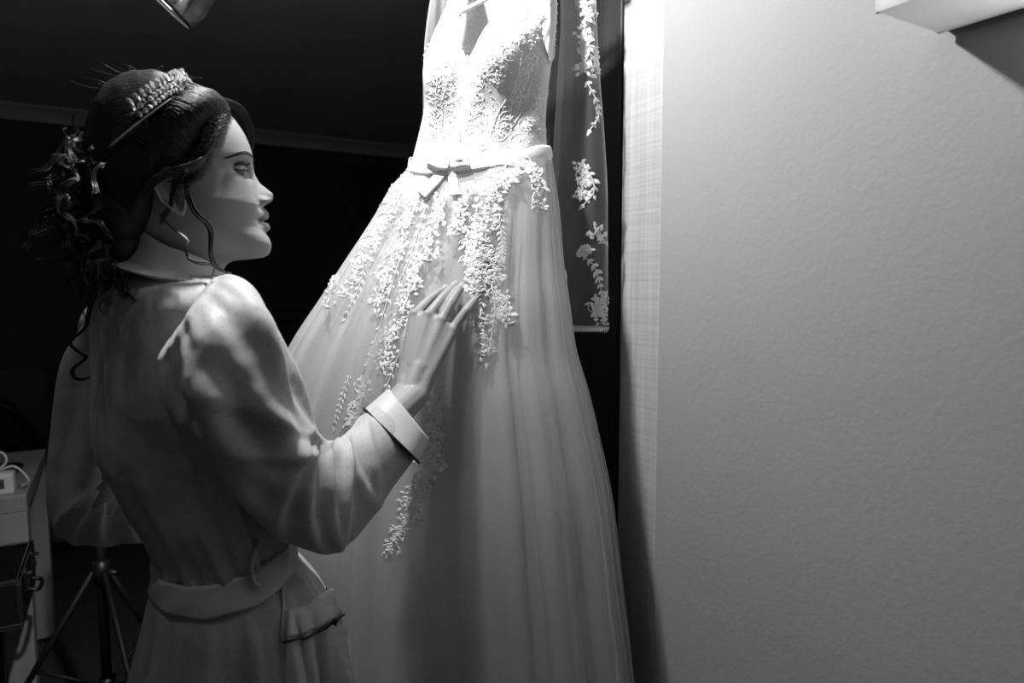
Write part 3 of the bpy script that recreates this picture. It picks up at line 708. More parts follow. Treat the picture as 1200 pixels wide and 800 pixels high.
robe = mesh_obj('robe', v, f, M['robe'], person, uv=uvs.reshape(-1, 2))
rb = bvh_of(robe)
# sleeves
def sleeve(name, st, folds, NS=150, NC=96, bulge=1.0):
    A = np.array([UP(*a, z) for a, b, z, rd in st]); B = np.array([UP(*b, z) for a, b, z, rd in st]); rd = np.array([s[3] for s in st])
    k = np.arange(len(st)); kq = np.linspace(0, len(st)-1, NS)
    A = crom(A, NS); B = crom(B, NS); rd = pchip(k, rd, kq)
    c = (A+B)/2; h = (A-B)/2; dep = np.array([0, 1., 0]); an = np.linspace(0, 2*PI, NC, endpoint=False)
    view = nrm(c-C0); e = nrm(np.cross(view, h)); dd = nrm(np.cross(h, e)); dd = np.where((dd*view).sum(-1, keepdims=True) < 0, -dd, dd)
    P = c[:, None]+h[:, None]*np.cos(an)[None, :, None]-(dd*rd[:, None])[:, None]*np.sin(an)[None, :, None]
    Nn = grid_normals(P); Nn *= np.sign(((P-P.mean(1, keepdims=True))*Nn).sum(-1).mean())
    T_ = np.linspace(0, 1, NS)[:, None]; fo = folds(T_, an[None, :])
    P = P+Nn*fo[..., None]
    L = np.concatenate([[0], np.cumsum(np.linalg.norm(np.diff(c, axis=0), axis=1))])
    uv = np.zeros((NS, NC, 2)); uv[..., 0] = (an*.062)[None, :]; uv[..., 1] = L[:, None]
    v, f = grid(P)
    o = mesh_obj(name, v, f, M['robe'], robe, uv=uv.reshape(-1, 2)); return o, P
def ridge(T, A, t0, slope, w, amp, a0=0, aw=2.2):
    d = T-(t0+slope*(A-PI/2)); x = d/w
    g = np.exp(-np.angle(np.exp(1j*(A-a0)))**2/aw**2)
    return amp*np.where(x > 0, np.exp(-(x*1.7)**2), np.exp(-(x*.75)**2))*g
def rfolds(T, A):
    q = PI/2   # facing us
    z = ridge(T, A, .08, .05, .03, .005, q, 1.4)            # gathered shoulder seam
    for i in range(14):                                       # little gathers in the sleeve cap
        z = z+.0005*np.exp(-((T-.13)/.07)**2)*np.cos(17*A+i*.1)/6
    # long drapes from the seam to the elbow
    z = z+.009*np.exp(-((T-.33)/.20)**2)*np.cos(5*A-9*T+.6)+.004*np.exp(-((T-.35)/.2)**2)*np.cos(9*A+12*T)
    z = z+ridge(T, A, .30, -.16, .035, .008, q-.5, .8)+ridge(T, A, .42, -.14, .03, .007, q-.2, .9)+ridge(T, A, .22, .12, .03, .006, q+.9, .7)
    # crushed folds at the bend of the elbow
    for t0, sl, am, a0 in ((.56, .03, .008, q-.5), (.62, .05, .010, q-.2), (.68, .03, .009, q-.4), (.735, -.02, .009, q), (.79, .04, .007, q-.2), (.84, -.01, .005, q)):
        z = z+ridge(T, A, t0, sl, .02, am, a0, 1.25)
    return z
rst = [((250, 326), (206, 384), .855, .05), ((270, 325), (200, 402), .83, .066), ((296, 340), (198, 432), .815, .076), ((319, 371), (204, 468), .81, .078), ((335, 420), (226, 508), .81, .077), ((349, 465), (258, 550), .82, .074), ((363, 499), (290, 590), .84, .072),
       ((378, 517), (328, 624), .87, .07), ((392, 519), (378, 642), .91, .068), ((406, 508), (414, 630), .955, .068), ((426, 488), (445, 590), 1.0, .066), ((438, 474), (474, 552), 1.035, .062), ((446, 466), (489, 533), 1.055, .058)]
rs, RSP = sleeve('sleeve', rst, rfolds)
lst = [((175, 350), (112, 366), 1.0, .04), ((160, 375), (97, 392), 1.03, .06), ((152, 430), (85, 436), 1.035, .066), ((148, 490), (78, 505), 1.04, .066), ((142, 545), (72, 568), 1.045, .066), ((136, 555), (72, 606), 1.05, .064), ((140, 556), (92, 630), 1.07, .06), ((170, 552), (142, 633), 1.11, .058), ((215, 548), (195, 625), 1.16, .055)]
ls, LSP = sleeve('sleeve', lst, lambda T, A: .006*np.exp(-((T-.4)/.3)**2)*np.cos(4*A-8*T)+sum(ridge(T, A, t0, .05, .025, .008, PI/2, 1.3) for t0 in (.62, .70, .79, .88)))
# turned-back cuff with its black piping
def cuff(E0, E1, mid=None):
    n = 22; NC = 80; an = np.linspace(0, 2*PI, NC, endpoint=False); G = []
    (A0, B0, z0, r0), (A1, B1, z1, r1) = E0, E1
    for i in range(n):
        t = i/(n-1)
        a = UP(*A0, z0)*(1-t)+UP(*A1, z1)*t; b = UP(*B0, z0)*(1-t)+UP(*B1, z1)*t; r = r0*(1-t)+r1*t
        c = (a+b)/2; h = (a-b)/2; vw = nrm(c-C0); e = nrm(np.cross(vw, h)); d = nrm(np.cross(h, e)); d = d if d@vw > 0 else -d
        k = 1.05-.03*t+(.0 if t < .97 else -.05)
        G.append(c+np.outer(np.cos(an)*k, h)-np.outer(np.sin(an)*r*k*(1+.05*np.sin(3*an)), d)/1)
    G.append(c+.86*(G[-1]-c)); G.append(c+.84*(G[0]-(UP(*A0, z0)+UP(*B0, z0))/2)+(c*0))
    return np.array(G)
CG = cuff(((427, 482), (488, 541), 1.04, .064), ((456, 455), (503, 514), 1.078, .058))
G2 = np.concatenate([CG[:-1], [CG[-2].mean(0)+.97*(CG[-2]-CG[-2].mean(0))-nrm(CG[20].mean(0)-CG[0].mean(0))*.03]])
v, f = grid(G2); sol = mesh_obj('cuff', v, f, M['robeplain'], robe)
MB().tube(np.vstack([CG[1], CG[1][:1]])*1.02-.02*CG[1].mean(0), .0024, 6, False).build('cuff_piping', M['piping'], robe)
# collar: rolled shawl collar round the neck
NCc = 140; an = np.linspace(0, 2*PI, NCc, endpoint=False); pp = nrm(np.array([.905, .425, 0])); rr_ = np.array([-.425, .905, 0])
cc_ = UP(209, 296, .925)
def cring(hw, hd, zb, zf, off=0):
    x = np.cos(an); y = np.sin(an)
    fwd = (x+1)/2
    P = cc_+np.outer(hw*x+off, pp)+np.outer(hd*y, rr_)
    P[:, 2] = zb+(zf-zb)*fwd**1.4+.004*np.cos(2*an)+np.clip((hd-.07)*.35, 0, 1)*np.sin(an)**2; return P
cz = lambda y: UP(209, y, .925)[2]
rings = [cring(w_, d_, cz(yb), cz(yf), of) for w_, d_, yb, yf, of in ((.0570, .062, 318, 345, 0), (.0575, .0625, 290, 336, 0), (.0590, .065, 274, 326, 0), (.0620, .068, 271, 323, 0), (.0655, .0715, 274, 325, 0), (.0680, .074, 286, 333, -.001), (.0715, .078, 298, 340, -.003), (.0760, .083, 308, 345, -.005), (.0765, .0835, 310.5, 347, -.005), (.0735, .080, 310, 347, -.005), (.0715, .078, 305, 345, -.004), (.0780, .088, 312, 349, -.006), (.0870, .100, 317, 352, -.009), (.0890, .103, 320.5, 354, -.009), (.0800, .094, 322, 355, -.006))]
CP = np.array([crom([r[j] for r in rings], 60) for j in range(NCc)]).transpose(1, 0, 2)
CP[:, :, 2] += .0025*np.sin(an*5+1)[None, :]
v, f = grid(CP); mesh_obj('collar', v, f, M['robeplain'], robe)
# belt, loop, seam, pocket
hy = np.linspace(0, 1, 12); G = []
for t in hy:
    yb = 636+t*27; P = np.array([robe_ring(yb-19*math.sin(q), np.array([q]), (.004+.0015*math.sin(PI*t)))[0] for q in ph]); P[:, 2] += .0015*np.sin(9*ph)*t; G.append(P+np.outer(.0015*np.cos(11*ph+5*t), FT))
for i_, src in ((len(G), G[-1]), (0, G[0])):
    c_ = src.mean(0); G.insert(i_, c_+(src-c_)*[.93, .93, 1])
v, f = grid(np.array(G)); belt = mesh_obj('belt', v, f, M['robeplain'], robe)
bb = bvh_of(robe, belt)
def on(bv, pts, lift, n=24):
    out = []
    for p in crom(pts, n):
        h, nm = hit(bv, *p)
        if h is not None: out.append(h+nm*lift)
    return np.array(out)
MB().tube(on(bb, [(301, 632), (297, 645), (296, 665), (296, 680), (303, 687)], .005), .003, 6).build('belt_loop', M['robeplain'], robe)
MB().tube(on(rb, [(328, 670), (331, 700), (331, 750), (335, 795)], .001), .0022, 6).build('side_seam', M['robeplain'], robe)
def patch(name, TL, TR, BL, BR, m, lift, n=28, k=12):
    G = np.zeros((k, n, 3))
    for i in range(k):
        for j in range(n):
            u = j/(n-1); v_ = i/(k-1); p = [(1-v_)*((1-u)*TL[q]+u*TR[q])+v_*((1-u)*BL[q]+u*BR[q]) for q in (0, 1)]
            p[1] += 5*math.sin(PI*u)*(1)
            h, nm = hit(rb, *p)
            if h is None: h, nm = G[i, j-1], np.array([0, -1., 0])
            edge = min(i, k-1-i, j, n-1-j)
            G[i, j] = h+nm*(lift if edge > 0 else -.002)+nm*.0012*math.sin(u*19+v_*3)
    v, f = grid(G, False); return mesh_obj(name, v, f, m, robe)
patch('pocket', (331, 716), (398, 680), (333, 830), (412, 800), M['robe'], .004, 30, 30)
patch('pocket_band', (330, 716), (399, 678), (332, 751), (403, 718), M['robeplain'], .0085)
MB().tube(on(rb, [(331, 752), (352, 748), (372, 738), (388, 727), (401, 719)], .0095), .0018, 6).build('pocket_piping', M['piping'], robe)
h0, n0 = hit(rb, 381, 732); mb = MB()
for dx, dy, sx in ((9, -7, 1), (-6, 8, 1), (12, 1, 1), (16, -6, 1), (14, -2, -1)):
    a = h0+n0*.012; b = UP(381+dx, 732+dy, a[1]-.004); mb.tube(crom([a, (a+b)/2+n0*.004, b], 8), .0015, 5)
mb.build('pocket_bow', M['piping'], robe)

# ------------------------------------------------------------------ wedding dress on its hanger
YA = math.radians(25); FD = np.array([-math.sin(YA), -math.cos(YA), 0]); AD = np.array([math.cos(YA), -math.sin(YA), 0])
DT = [ # y, left px, right px, depth, thickness ratio
 (-60, 530, 652, 1.30, .22), (-35, 528, 653, 1.30, .25), (0, 522, 653, 1.30, .36), (30, 511, 650, 1.30, .5), (60, 503, 646, 1.30, .6), (90, 501, 641, 1.30, .62), (120, 499, 638, 1.30, .6), (150, 492, 636, 1.30, .55), (175, 485, 637, 1.30, .52), (190, 481, 638, 1.30, .52),
 (210, 463, 640, 1.30, .52), (250, 439, 645, 1.305, .50), (310, 399, 649, 1.315, .47), (350, 371, 654, 1.32, .45), (400, 336, 660, 1.33, .43), (450, 308, 673, 1.34, .42), (500, 285, 684, 1.35, .41), (560, 262, 696, 1.36, .40), (640, 243, 706, 1.37, .39), (720, 230, 717, 1.38, .38), (800, 222, 726, 1.39, .38), (960, 205, 742, 1.40, .38), (1100, 195, 752, 1.41, .38)]
DA = np.array(DT, float)
def dress_ring(y, phi, extra=0.):
    x0, x1, zc, k = [pchip(DA[:, 0], DA[:, i], [y])[0] for i in (1, 2, 3, 4)]
    hw = (x1-x0)/2*zc/800; a = hw/math.sqrt(math.cos(YA)**2+(k*math.sin(YA))**2); b = k*a
    c = UP((x0+x1)/2, y, zc)
    return c+np.outer((a+extra)*np.sin(phi), AD)+np.outer((b+extra)*np.cos(phi), FD)
def wrap(a): return np.angle(np.exp(1j*a))
gown = empty('wedding_dress', UP(560, 185, 1.30)); tag(gown, 'white lace and tulle wedding gown with long sheer sleeves hanging from a white hanger', 'dress')
# bodice: V neck, shoulders, armholes
NB = 220; pb = np.linspace(0, 2*PI, NB, endpoint=False)
def bodice_top(p):
    q = abs(wrap(p)); front = q < PI/2
    ks = [0, .12, .30, .50, .62, .82, 1.0, 1.2, 1.57] if front else None
    if front: return pchip(ks, [86, 72, 38, 0, -34, -44, 0, 62, 84], [q])[0]
    r = PI-q
    return pchip([0, .25, .5, .62, .82, 1.0, 1.2, 1.57], [-38, -40, -42, -44, -46, 0, 62, 84], [r])[0]
def dip(p): return 20*np.maximum(0, np.cos(p))**1.6
nr = 90; BP = np.zeros((nr, NB, 3)); BYY = np.zeros((nr, NB))
for j, p in enumerate(pb):
    y0 = bodice_top(p); y1 = 190+dip(p)
    for i in range(nr):
        y = y0+(y1-y0)*i/(nr-1); pt = dress_ring(y, np.array([p]))[0]
        q = wrap(p)
        for pc in (-.52, .52):
            g = math.exp(-((q-pc)/.40)**2)*math.exp(-((y-92)/42)**2); pt = pt+FD*.036*g+AD*.006*np.sign(pc)*g
        pt = pt-FD*.010*math.exp(-(q/.16)**2)*math.exp(-((y-85)/45)**2)
        pt = pt+FD*.0018*math.sin(q*11+y*.05)*(1 if abs(q) < 1.6 else .3)
        BP[i, j] = pt
v, f = grid(BP); bod = mesh_obj('bodice', v, f, M['gown'], gown)
sm = bod.modifiers.new('thick', 'SOLIDIFY'); sm.thickness = .003; sm.offset = 0
# skirt lining and tulle over it
NS2 = 420; p2 = np.linspace(0, 2*PI, NS2, endpoint=False); ys2 = np.concatenate([np.linspace(186, 420, 70), np.linspace(420, 1100, 90)[1:]])
def skirt(extra0, extra1, seed, amp):
    r = np.random.default_rng(seed); G = []
    fr_ = [(k, r.uniform(0, 6.28), r.uniform(.5, 1)) for k in (7, 11, 16, 23, 31)]
    wob = noise1(p2, seed)
    for y in ys2:
        t = np.clip((y-190)/610, 0, 1); P = dress_ring(y, p2, extra0+(extra1-extra0)*t)
        c = P.mean(0); d = nrm((P-c)*[1, 1, 0])
        z = np.zeros(NS2)
        for k, a, am in fr_:
            s = np.cos(k*p2+a+.55*wob+.25*math.sin(y/140+k)); s = np.sign(s)*np.abs(s)**.8 if k > 12 else s
            z += am*s*(7/k)**.55
        P = P+d*(amp*(t**.7)*z)[:, None]
        P[:, 2] -= dip(p2)*1.3/800*max(0, 1-(y-186)/120)
        G.append(P)
    return np.array(G)
LG = skirt(-.004, -.010, 11, .011); v, f = grid(LG); skl = mesh_obj('skirt_lining', v, f, M['gown'], gown)
TG = skirt(.004, .012, 11, .016); v, f = grid(TG); skt = mesh_obj('tulle_skirt', v, f, M['tulle'], gown)
T3 = skirt(.010, .026, 23, .013); v, f = grid(T3); skt2 = mesh_obj('tulle_skirt', v, f, M['tulle'], gown)
# satin belt and bow
NBt = 200; pbt = np.linspace(0, 2*PI, NBt, endpoint=False); G = []
for t in np.linspace(0, 1, 9):
    P = dress_ring(185, pbt, .007+.0025*math.sin(PI*t))
    y = 178+t*19
    P[:, 2] = UP(560, y, 1.30)[2]-dip(pbt)*1.3/800*1.0+.0014*np.sin(7*pbt+t*2)
    G.append(P)
v, f = grid(np.array(G)); bl = mesh_obj('belt', v, f, M['ribbon'], gown); b_ = bl.modifiers.new('thick', 'SOLIDIFY'); b_.thickness = .002
bbv = bvh_of(bl, bod, skt, skt2)
def ribbon(name, path, wid, lift, n=24, m=None, thick=.0015, curve=0):
    cr = crom(path, n); G = np.zeros((n, 7, 3))
    for i, (px, py) in enumerate(cr):
        tx, ty = (cr[min(i+1, n-1)]-cr[max(i-1, 0)]); L = math.hypot(tx, ty); nx, ny = -ty/L, tx/L; wd_ = wid(i/(n-1)) if callable(wid) else wid
        for j in range(7):
            o_ = (j/6-.5)*wd_; h, nm = hit(bbv, px+nx*o_, py+ny*o_)
            if h is None: h, nm = (G[i, j-1] if j else G[i-1, j]), FD
            G[i, j] = h+nm*(lift+curve*math.sin(PI*i/(n-1))+.0015*(1-(j/3-1)**2))
    v, f = grid(G, False); o = mesh_obj(name, v, f, m or M['ribbon'], bl); s = o.modifiers.new('thick', 'SOLIDIFY'); s.thickness = thick; return o
ribbon('bow_tail', [(521, 203), (513, 212), (503, 222), (496, 229)], lambda t: 9+4*t, .006)
ribbon('bow_tail', [(530, 203), (532, 212), (534, 222), (535, 230)], lambda t: 9+4*t, .006)
ribbon('bow_loop', [(528, 192), (538, 193), (547, 192), (552, 191)], lambda t: 15+4*t, .009, curve=.006)
ribbon('bow_loop', [(526, 193), (519, 194), (511, 191), (505, 188)], lambda t: 15+1*t, .009, curve=.005)
ribbon('bow_knot', [(524, 186), (526, 193), (525, 202)], 8, .015)
# sleeves of net
def gsleeve(pts, m, seed):
    NC = 90; an = np.linspace(0, 2*PI, NC, endpoint=False); r = np.random.default_rng(seed); n = 90; arr = np.array(pts, float); kq = np.linspace(0, len(pts)-1, n); k = np.arange(len(pts))
    x0, x1, y_, z, dp = [pchip(k, arr[:, i], kq) for i in range(5)]; G = []
    for i in range(n):
        a = UP(x0[i], y_[i], z[i]); b = UP(x1[i], y_[i], z[i]); c = (a+b)/2; hw = np.linalg.norm(b-a)/2
        fo = 1+.05*np.cos(5*an+1+.01*i)+.04*np.cos(9*an+2-.02*i)
        G.append(c+np.outer(hw*np.cos(an)*(1+.02*np.cos(7*an+i*.05)), nrm(b-a))+np.outer(dp[i]*np.sin(an)*fo, [.1, -1, 0]))
    G = np.array(G); v, f = grid(G); o = mesh_obj('sleeve', v, f, m, gown); return o, G
sl, SG = gsleeve([(650, 672, -52, 1.30, .02), (655, 697, -30, 1.33, .032), (658, 699, 20, 1.33, .04), (655, 702, 80, 1.332, .044), (650, 708, 160, 1.332, .046), (647, 712, 240, 1.332, .044), (645, 712, 310, 1.332, .040), (648, 712, 355, 1.332, .036), (651, 711, 389, 1.332, .034)], M['sleevetulle'], 1)
s2, SG2 = gsleeve([(520, 536, -45, 1.345, .02), (506, 530, -10, 1.355, .03), (497, 535, 60, 1.385, .035), (496, 540, 120, 1.42, .035), (500, 545, 200, 1.49, .035), (505, 548, 300, 1.56, .032), (508, 548, 375, 1.59, .03)], M['sleevetulle'], 2)
# ---- lace: leaves, flowers, cords and beads sewn on the cloth
dbv = bvh_of(bod, skt2); sbv = bvh_of(sl); s2bv = bvh_of(s2)
def leaf(mb, p, d, nm, L, Wd, lift=.0008):
    d = nrm(d-nm*(d@nm)); s = np.cross(nm, d); h = L*.09+.0004
    q = lambda u, w_, z: p+d*L*u+s*Wd*w_+nm*(lift+z)
    V = [q(0, 0, 0), q(.3, .42, 0), q(.65, .40, 0), q(1, 0, 0), q(.65, -.40, 0), q(.3, -.42, 0), q(.3, 0, h*.75), q(.62, 0, h)]
    mb.add(V, [(0, 6, 1), (1, 6, 7, 2), (2, 7, 3), (3, 7, 4), (4, 7, 6, 5), (5, 6, 0)])
beads = MB()
def bead(p, nm, r):
    t = nrm(np.cross(nm, [.3, .2, .9])); b = np.cross(nm, t); V = [p+nm*r*1.6]+[p+nm*r*.7+r*(math.cos(a)*t+math.sin(a)*b) for a in np.arange(6)*PI/3]+[p+r*.6*(math.cos(a)*t+math.sin(a)*b) for a in np.arange(6)*PI/3]
    beads.add(V, [(0, 1+i, 1+(i+1) % 6) for i in range(6)]+[(1+i, 7+i, 7+(i+1) % 6, 1+(i+1) % 6) for i in range(6)])
def flower(mb, p, nm, r, np_=6):
    t = nrm(np.cross(nm, rng.normal(0, 1, 3))); b = np.cross(nm, t); a0 = rng.uniform(0, 6)
    for i in range(np_):
        a = a0+i*2*PI/np_; leaf(mb, p, math.cos(a)*t+math.sin(a)*b, nm, r, r*.62, .0015)
    bead(p+nm*.0025, nm, r*.16)
    for i in range(5):
        a = a0+.5+i*2*PI/5; bead(p+nm*.002+(math.cos(a)*t+math.sin(a)*b)*r*.3, nm, r*.1)
def lace_part(mb, par, name='lace_motif'):
    if mb.n: return mb.build(name, M['lace'], par)
def chain(bv, path, n, jit=0):
    out = []
    for p in crom(path, n):
        h, nm = hit(bv, p[0]+rng.normal(0, jit), p[1]+rng.normal(0, jit))
        if h is not None: out.append((h, nm))
    return out
def sprig(bv, path, L, par, n=9, cord=True, two=True, fl=None, wid=.5):
    mb = MB(); ch = chain(bv, path, n)
    if len(ch) < 3: return
    P = np.array([c[0] for c in ch]); T_ = nrm(np.gradient(P, axis=0))
    if cord: mb.tube(P+np.array([c[1] for c in ch])*.0015, .0011, 5)
    for i, (p, nm) in enumerate(ch):
        d = T_[i]; s = np.cross(nm, d); k = L*(1-.45*abs(2*i/(n-1)-.8))*rng.uniform(.85, 1.15)
        for sg in ((1, -1) if two else (1,)): leaf(mb, p, d*.75+s*sg*.75, nm, k, k*wid)
        bead(p+nm*.0022+s*rng.uniform(-.002, .002), nm, .0011)
    leaf(mb, P[-1], T_[-1], ch[-1][1], L*.9, L*.45)
    if fl:
        for (px, py, r) in fl:
            h, nm = hit(bv, px, py)
            if h is not None: flower(mb, h, nm, r)
    lace_part(mb, par)
def cluster(bv, px, py, rx, ry, par, cnt=9, L=.012):
    mb = MB(); h, nm = hit(bv, px, py)
    if h is None: return
    flower(mb, h, nm, L*rng.uniform(.75, 1.15), int(rng.integers(4, 7)))
    for i in range(cnt):
        a = rng.uniform(0, 2*PI); k = rng.uniform(.45, 1); q, n2 = hit(bv, px+rx*k*math.cos(a), py+ry*k*math.sin(a))
        if q is None or np.linalg.norm(q-h) > .12: continue
        leaf(mb, q, (q-h)+rng.normal(0, .006, 3), n2, L*rng.uniform(.7, 1.15), L*.62)
        if rng.random() < .7: bead(q+n2*.001+rng.normal(0, .002, 3)*.5, n2, .0012)
    # scrolling cord round the motif
    a0 = rng.uniform(0, 6.28); sp_ = rng.choice([-1, 1])*rng.uniform(2.2, 3.6); k0 = rng.uniform(.9, 1.25); k1 = rng.uniform(.3, 1.2)
    c2 = chain(bv, [(px+rx*(k0+(k1-k0)*t)*math.cos(a0+sp_*t), py+ry*(k0+(k1-k0)*t)*math.sin(a0+sp_*t)) for t in np.linspace(0, 1, 8)], 22)
    if len(c2) > 4:
        pts = np.array([c[0]+c[1]*.0015 for c in c2])
        if np.linalg.norm(np.diff(pts, axis=0), axis=1).max() < .04: mb.tube(pts, .0009, 5)
    lace_part(mb, par)
def along(bv, path, sp, par, w_=8, L=.0115, cnt=7):
    cr = crom(path, 200); d = np.concatenate([[0], np.cumsum(np.linalg.norm(np.diff(cr, axis=0), axis=1))]); s = 0
    while s < d[-1]:
        p = [np.interp(s, d, cr[:, k]) for k in (0, 1)]; cluster(bv, p[0]+rng.normal(0, 2), p[1]+rng.normal(0, 2), w_*rng.uniform(.8, 1.3), sp*.62, par, cnt, L); s += sp*rng.uniform(.85, 1.15)
bodv = bvh_of(bod)
# bodice, dense
for path in ([(530, -10), (520, 20), (512, 50), (506, 80), (505, 115), (506, 150), (500, 172)], [(526, 55), (530, 85), (531, 115), (526, 145), (522, 172)], [(545, 60), (551, 90), (552, 130), (553, 165)], [(563, 62), (562, 95), (564, 130), (566, 170)],
             [(569, 55), (590, 34), (612, 14), (640, -6)], [(578, 78), (580, 95), (590, 100)], [(640, 10), (630, 35), (622, 60), (618, 85), (608, 115), (596, 140), (584, 165)], [(632, 105), (628, 130), (616, 155), (606, 168)], [(630, 140), (632, 162)], [(600, 60), (612, 40)], [(548, 20), (545, -10)]):
    along(bodv, path, 12, gown, 8, .0105, 8)
for path in ([(600, 150), (612, 128), (616, 105), (628, 82)], [(520, 150), (519, 120), (524, 95), (532, 70)], [(575, 160), (585, 130), (600, 105), (610, 70)], [(511, 140), (512, 100), (518, 60)], [(540, 165), (537, 135), (541, 105)]):
    sprig(bodv, path, .013, gown, 9)
# skirt cascades
for path, sp, w_ in (([(590, 200), (578, 225), (568, 255), (563, 285), (565, 310)], 11, 13), ([(612, 192), (600, 205), (585, 215)], 10, 9), ([(568, 300), (560, 330), (558, 360), (563, 390), (568, 420)], 11, 8), ([(580, 305), (583, 335), (589, 362), (595, 384)], 11, 9), ([(548, 275), (549, 300), (553, 330)], 11, 7),
                     ([(622, 192), (629, 210), (631, 235), (628, 252)], 10, 6), ([(478, 205), (462, 235), (440, 270), (420, 310), (402, 345)], 13, 9), ([(500, 215), (480, 250), (470, 285), (452, 325), (440, 365)], 13, 8), ([(520, 235), (505, 275), (490, 310), (478, 345), (462, 390), (448, 430)], 13, 8), ([(455, 215), (430, 255), (405, 300), (390, 330), (385, 365)], 13, 7),
                     ([(512, 455), (512, 485), (508, 520), (500, 545)], 11, 8), ([(506, 545), (492, 570), (482, 595), (470, 625), (458, 645)], 11, 12), ([(428, 455), (415, 480), (408, 505)], 12, 7), ([(545, 222), (540, 250), (536, 270)], 12, 6)):
    along(dbv, path, sp, gown, w_, .0115, 8)
for path in ([(560, 240), (556, 270), (552, 300), (556, 335)], [(585, 250), (588, 280), (590, 300)], [(575, 330), (580, 360), (577, 385), (571, 425)], [(430, 300), (420, 340), (404, 372)], [(470, 300), (455, 350), (440, 400), (425, 440)], [(490, 360), (470, 410), (455, 450), (448, 480)], [(495, 560), (480, 600), (455, 650)], [(410, 440), (400, 470), (392, 500)], [(500, 240), (485, 290), (470, 330)]):
    sprig(dbv, path, .014, gown, 10)
# net sleeve
for path, sp, w_ in (([(684, 2), (690, 30), (684, 55), (682, 85)], 11, 8), ([(696, 60), (700, 85)], 11, 7), ([(680, 195), (686, 212), (682, 234)], 11, 9), ([(698, 272), (706, 290)], 11, 7), ([(694, 348), (700, 368), (706, 384)], 10, 9), ([(704, 350), (708, 372)], 10, 6)):
    along(sbv, path, sp, sl, w_, .0115, 8)
for path in ([(688, 96), (698, 118), (701, 135), (692, 152)], [(680, 192), (692, 205), (696, 225), (684, 240)], [(684, 300), (696, 312), (702, 330), (706, 350)], [(676, 300), (684, 294), (690, 293)]):
    sprig(sbv, path, .0155, sl, 8, wid=.55)
for path in ([(505, 60), (503, 90), (506, 120)],): along(s2bv, path, 12, s2, 6, .011, 7)
# scalloped hem and button placket of the sleeve
mb = MB(); base = SG[-2]
for i in range(0, 90, 2):
    p = base[i]; c = base.mean(0); nm = nrm((p-c)*[1, 1, 0]); leaf(mb, p+Z_*.004, -Z_*.4+nrm(base[(i+2) % 90]-p), nm, .012, .008); bead(p+nm*.002+Z_*.004, nm, .0016)
mb.tube(np.vstack([base, base[:1]])+Z_*.004, .0016, 5, False); lace_part(mb, sl, 'scalloped_hem')
mb = MB(); ch = chain(sbv, [(660, 320), (662, 316), (664, 325), (663, 350), (662, 378)], 24); mb.tube(np.array([c[0]+c[1]*.002 for c in ch]), .0016, 5)
ch = chain(sbv, [(655, 318), (656, 345), (655, 378)], 24); mb.tube(np.array([c[0]+c[1]*.002 for c in ch]), .0016, 5); lace_part(mb, sl, 'button_placket')
for c in chain(sbv, [(659, 324), (659, 350), (658, 376)], 11): bead(c[0]+c[1]*.001, c[1], .0024)
# beaded edge of the neckline and the belt line
for j in range(NB):
    nm = nrm((BP[0, j]-BP[0].mean(0))*[1, 1, 0]); bead(BP[0, j]+nm*.002-Z_*.002, nm, .0015)
mb = MB(); mb.tube(np.vstack([BP[0], BP[0][:1]]), .0022, 5, False); lace_part(mb, gown, 'neckline_edging')
for i in range(700):
    px = rng.uniform(498, 640); py = rng.uniform(0, 172); h, nm = hit(bodv, px, py)
    if h is not None: bead(h+nm*.0008, nm, rng.uniform(.0008, .0014))
bo = beads.build('pearl_beads', M['bead'], gown, smooth=True); bo['kind'] = 'stuff'

# hanger and the rail it hangs from
HC = dress_ring(-38, np.array([0., PI])).mean(0); HC = HC+Z_*.035
hg = empty('clothes_hanger', HC); tag(hg, 'white clothes hanger carrying the lace gown', 'hanger')
tips = [dress_ring(-30, np.array([q]))[0] for q in (-PI/2*.62, PI/2*.62)]
tips = [HC-AD*.132-Z_*.022, HC+AD*.132-Z_*.022]
MB().tube(crom([tips[0], HC-AD*.07-Z_*.008, HC, HC+AD*.07-Z_*.008, tips[1]], 30), .0075, 10).build('shoulder_bar', M['hanger'], hg)
bar = [UP(536, 16, 1.262), UP(572, -2, 1.25)]
MB().tube(crom([bar[0], bar[1], bar[1]+(bar[1]-bar[0])*1.6], 12), .0042, 8).build('trouser_bar', M['hanger'], hg)
MB().tube(crom([HC, HC+Z_*.10, HC+Z_*.14+AD*.003, HC+Z_*.16+AD*.018, HC+Z_*.185, HC+Z_*.165-AD*.022], 24), .002, 8).build('hook', M['metal'], hg)
ra = HC+Z_*.177; t_ = (WN-ra@N_)
rl = empty('hanging_rail', ra); tag(rl, 'metal rail reaching from the wall over the gown', 'rail')
MB().tube([ra-N_*.15, ra+N_*(t_+.02)], .006, 12).build('rod', M['metal'], rl)
MB().tube([ra+N_*(t_+.05), ra+N_*(t_-.008)], .03, 20).build('wall_flange', M['metal'], rl)

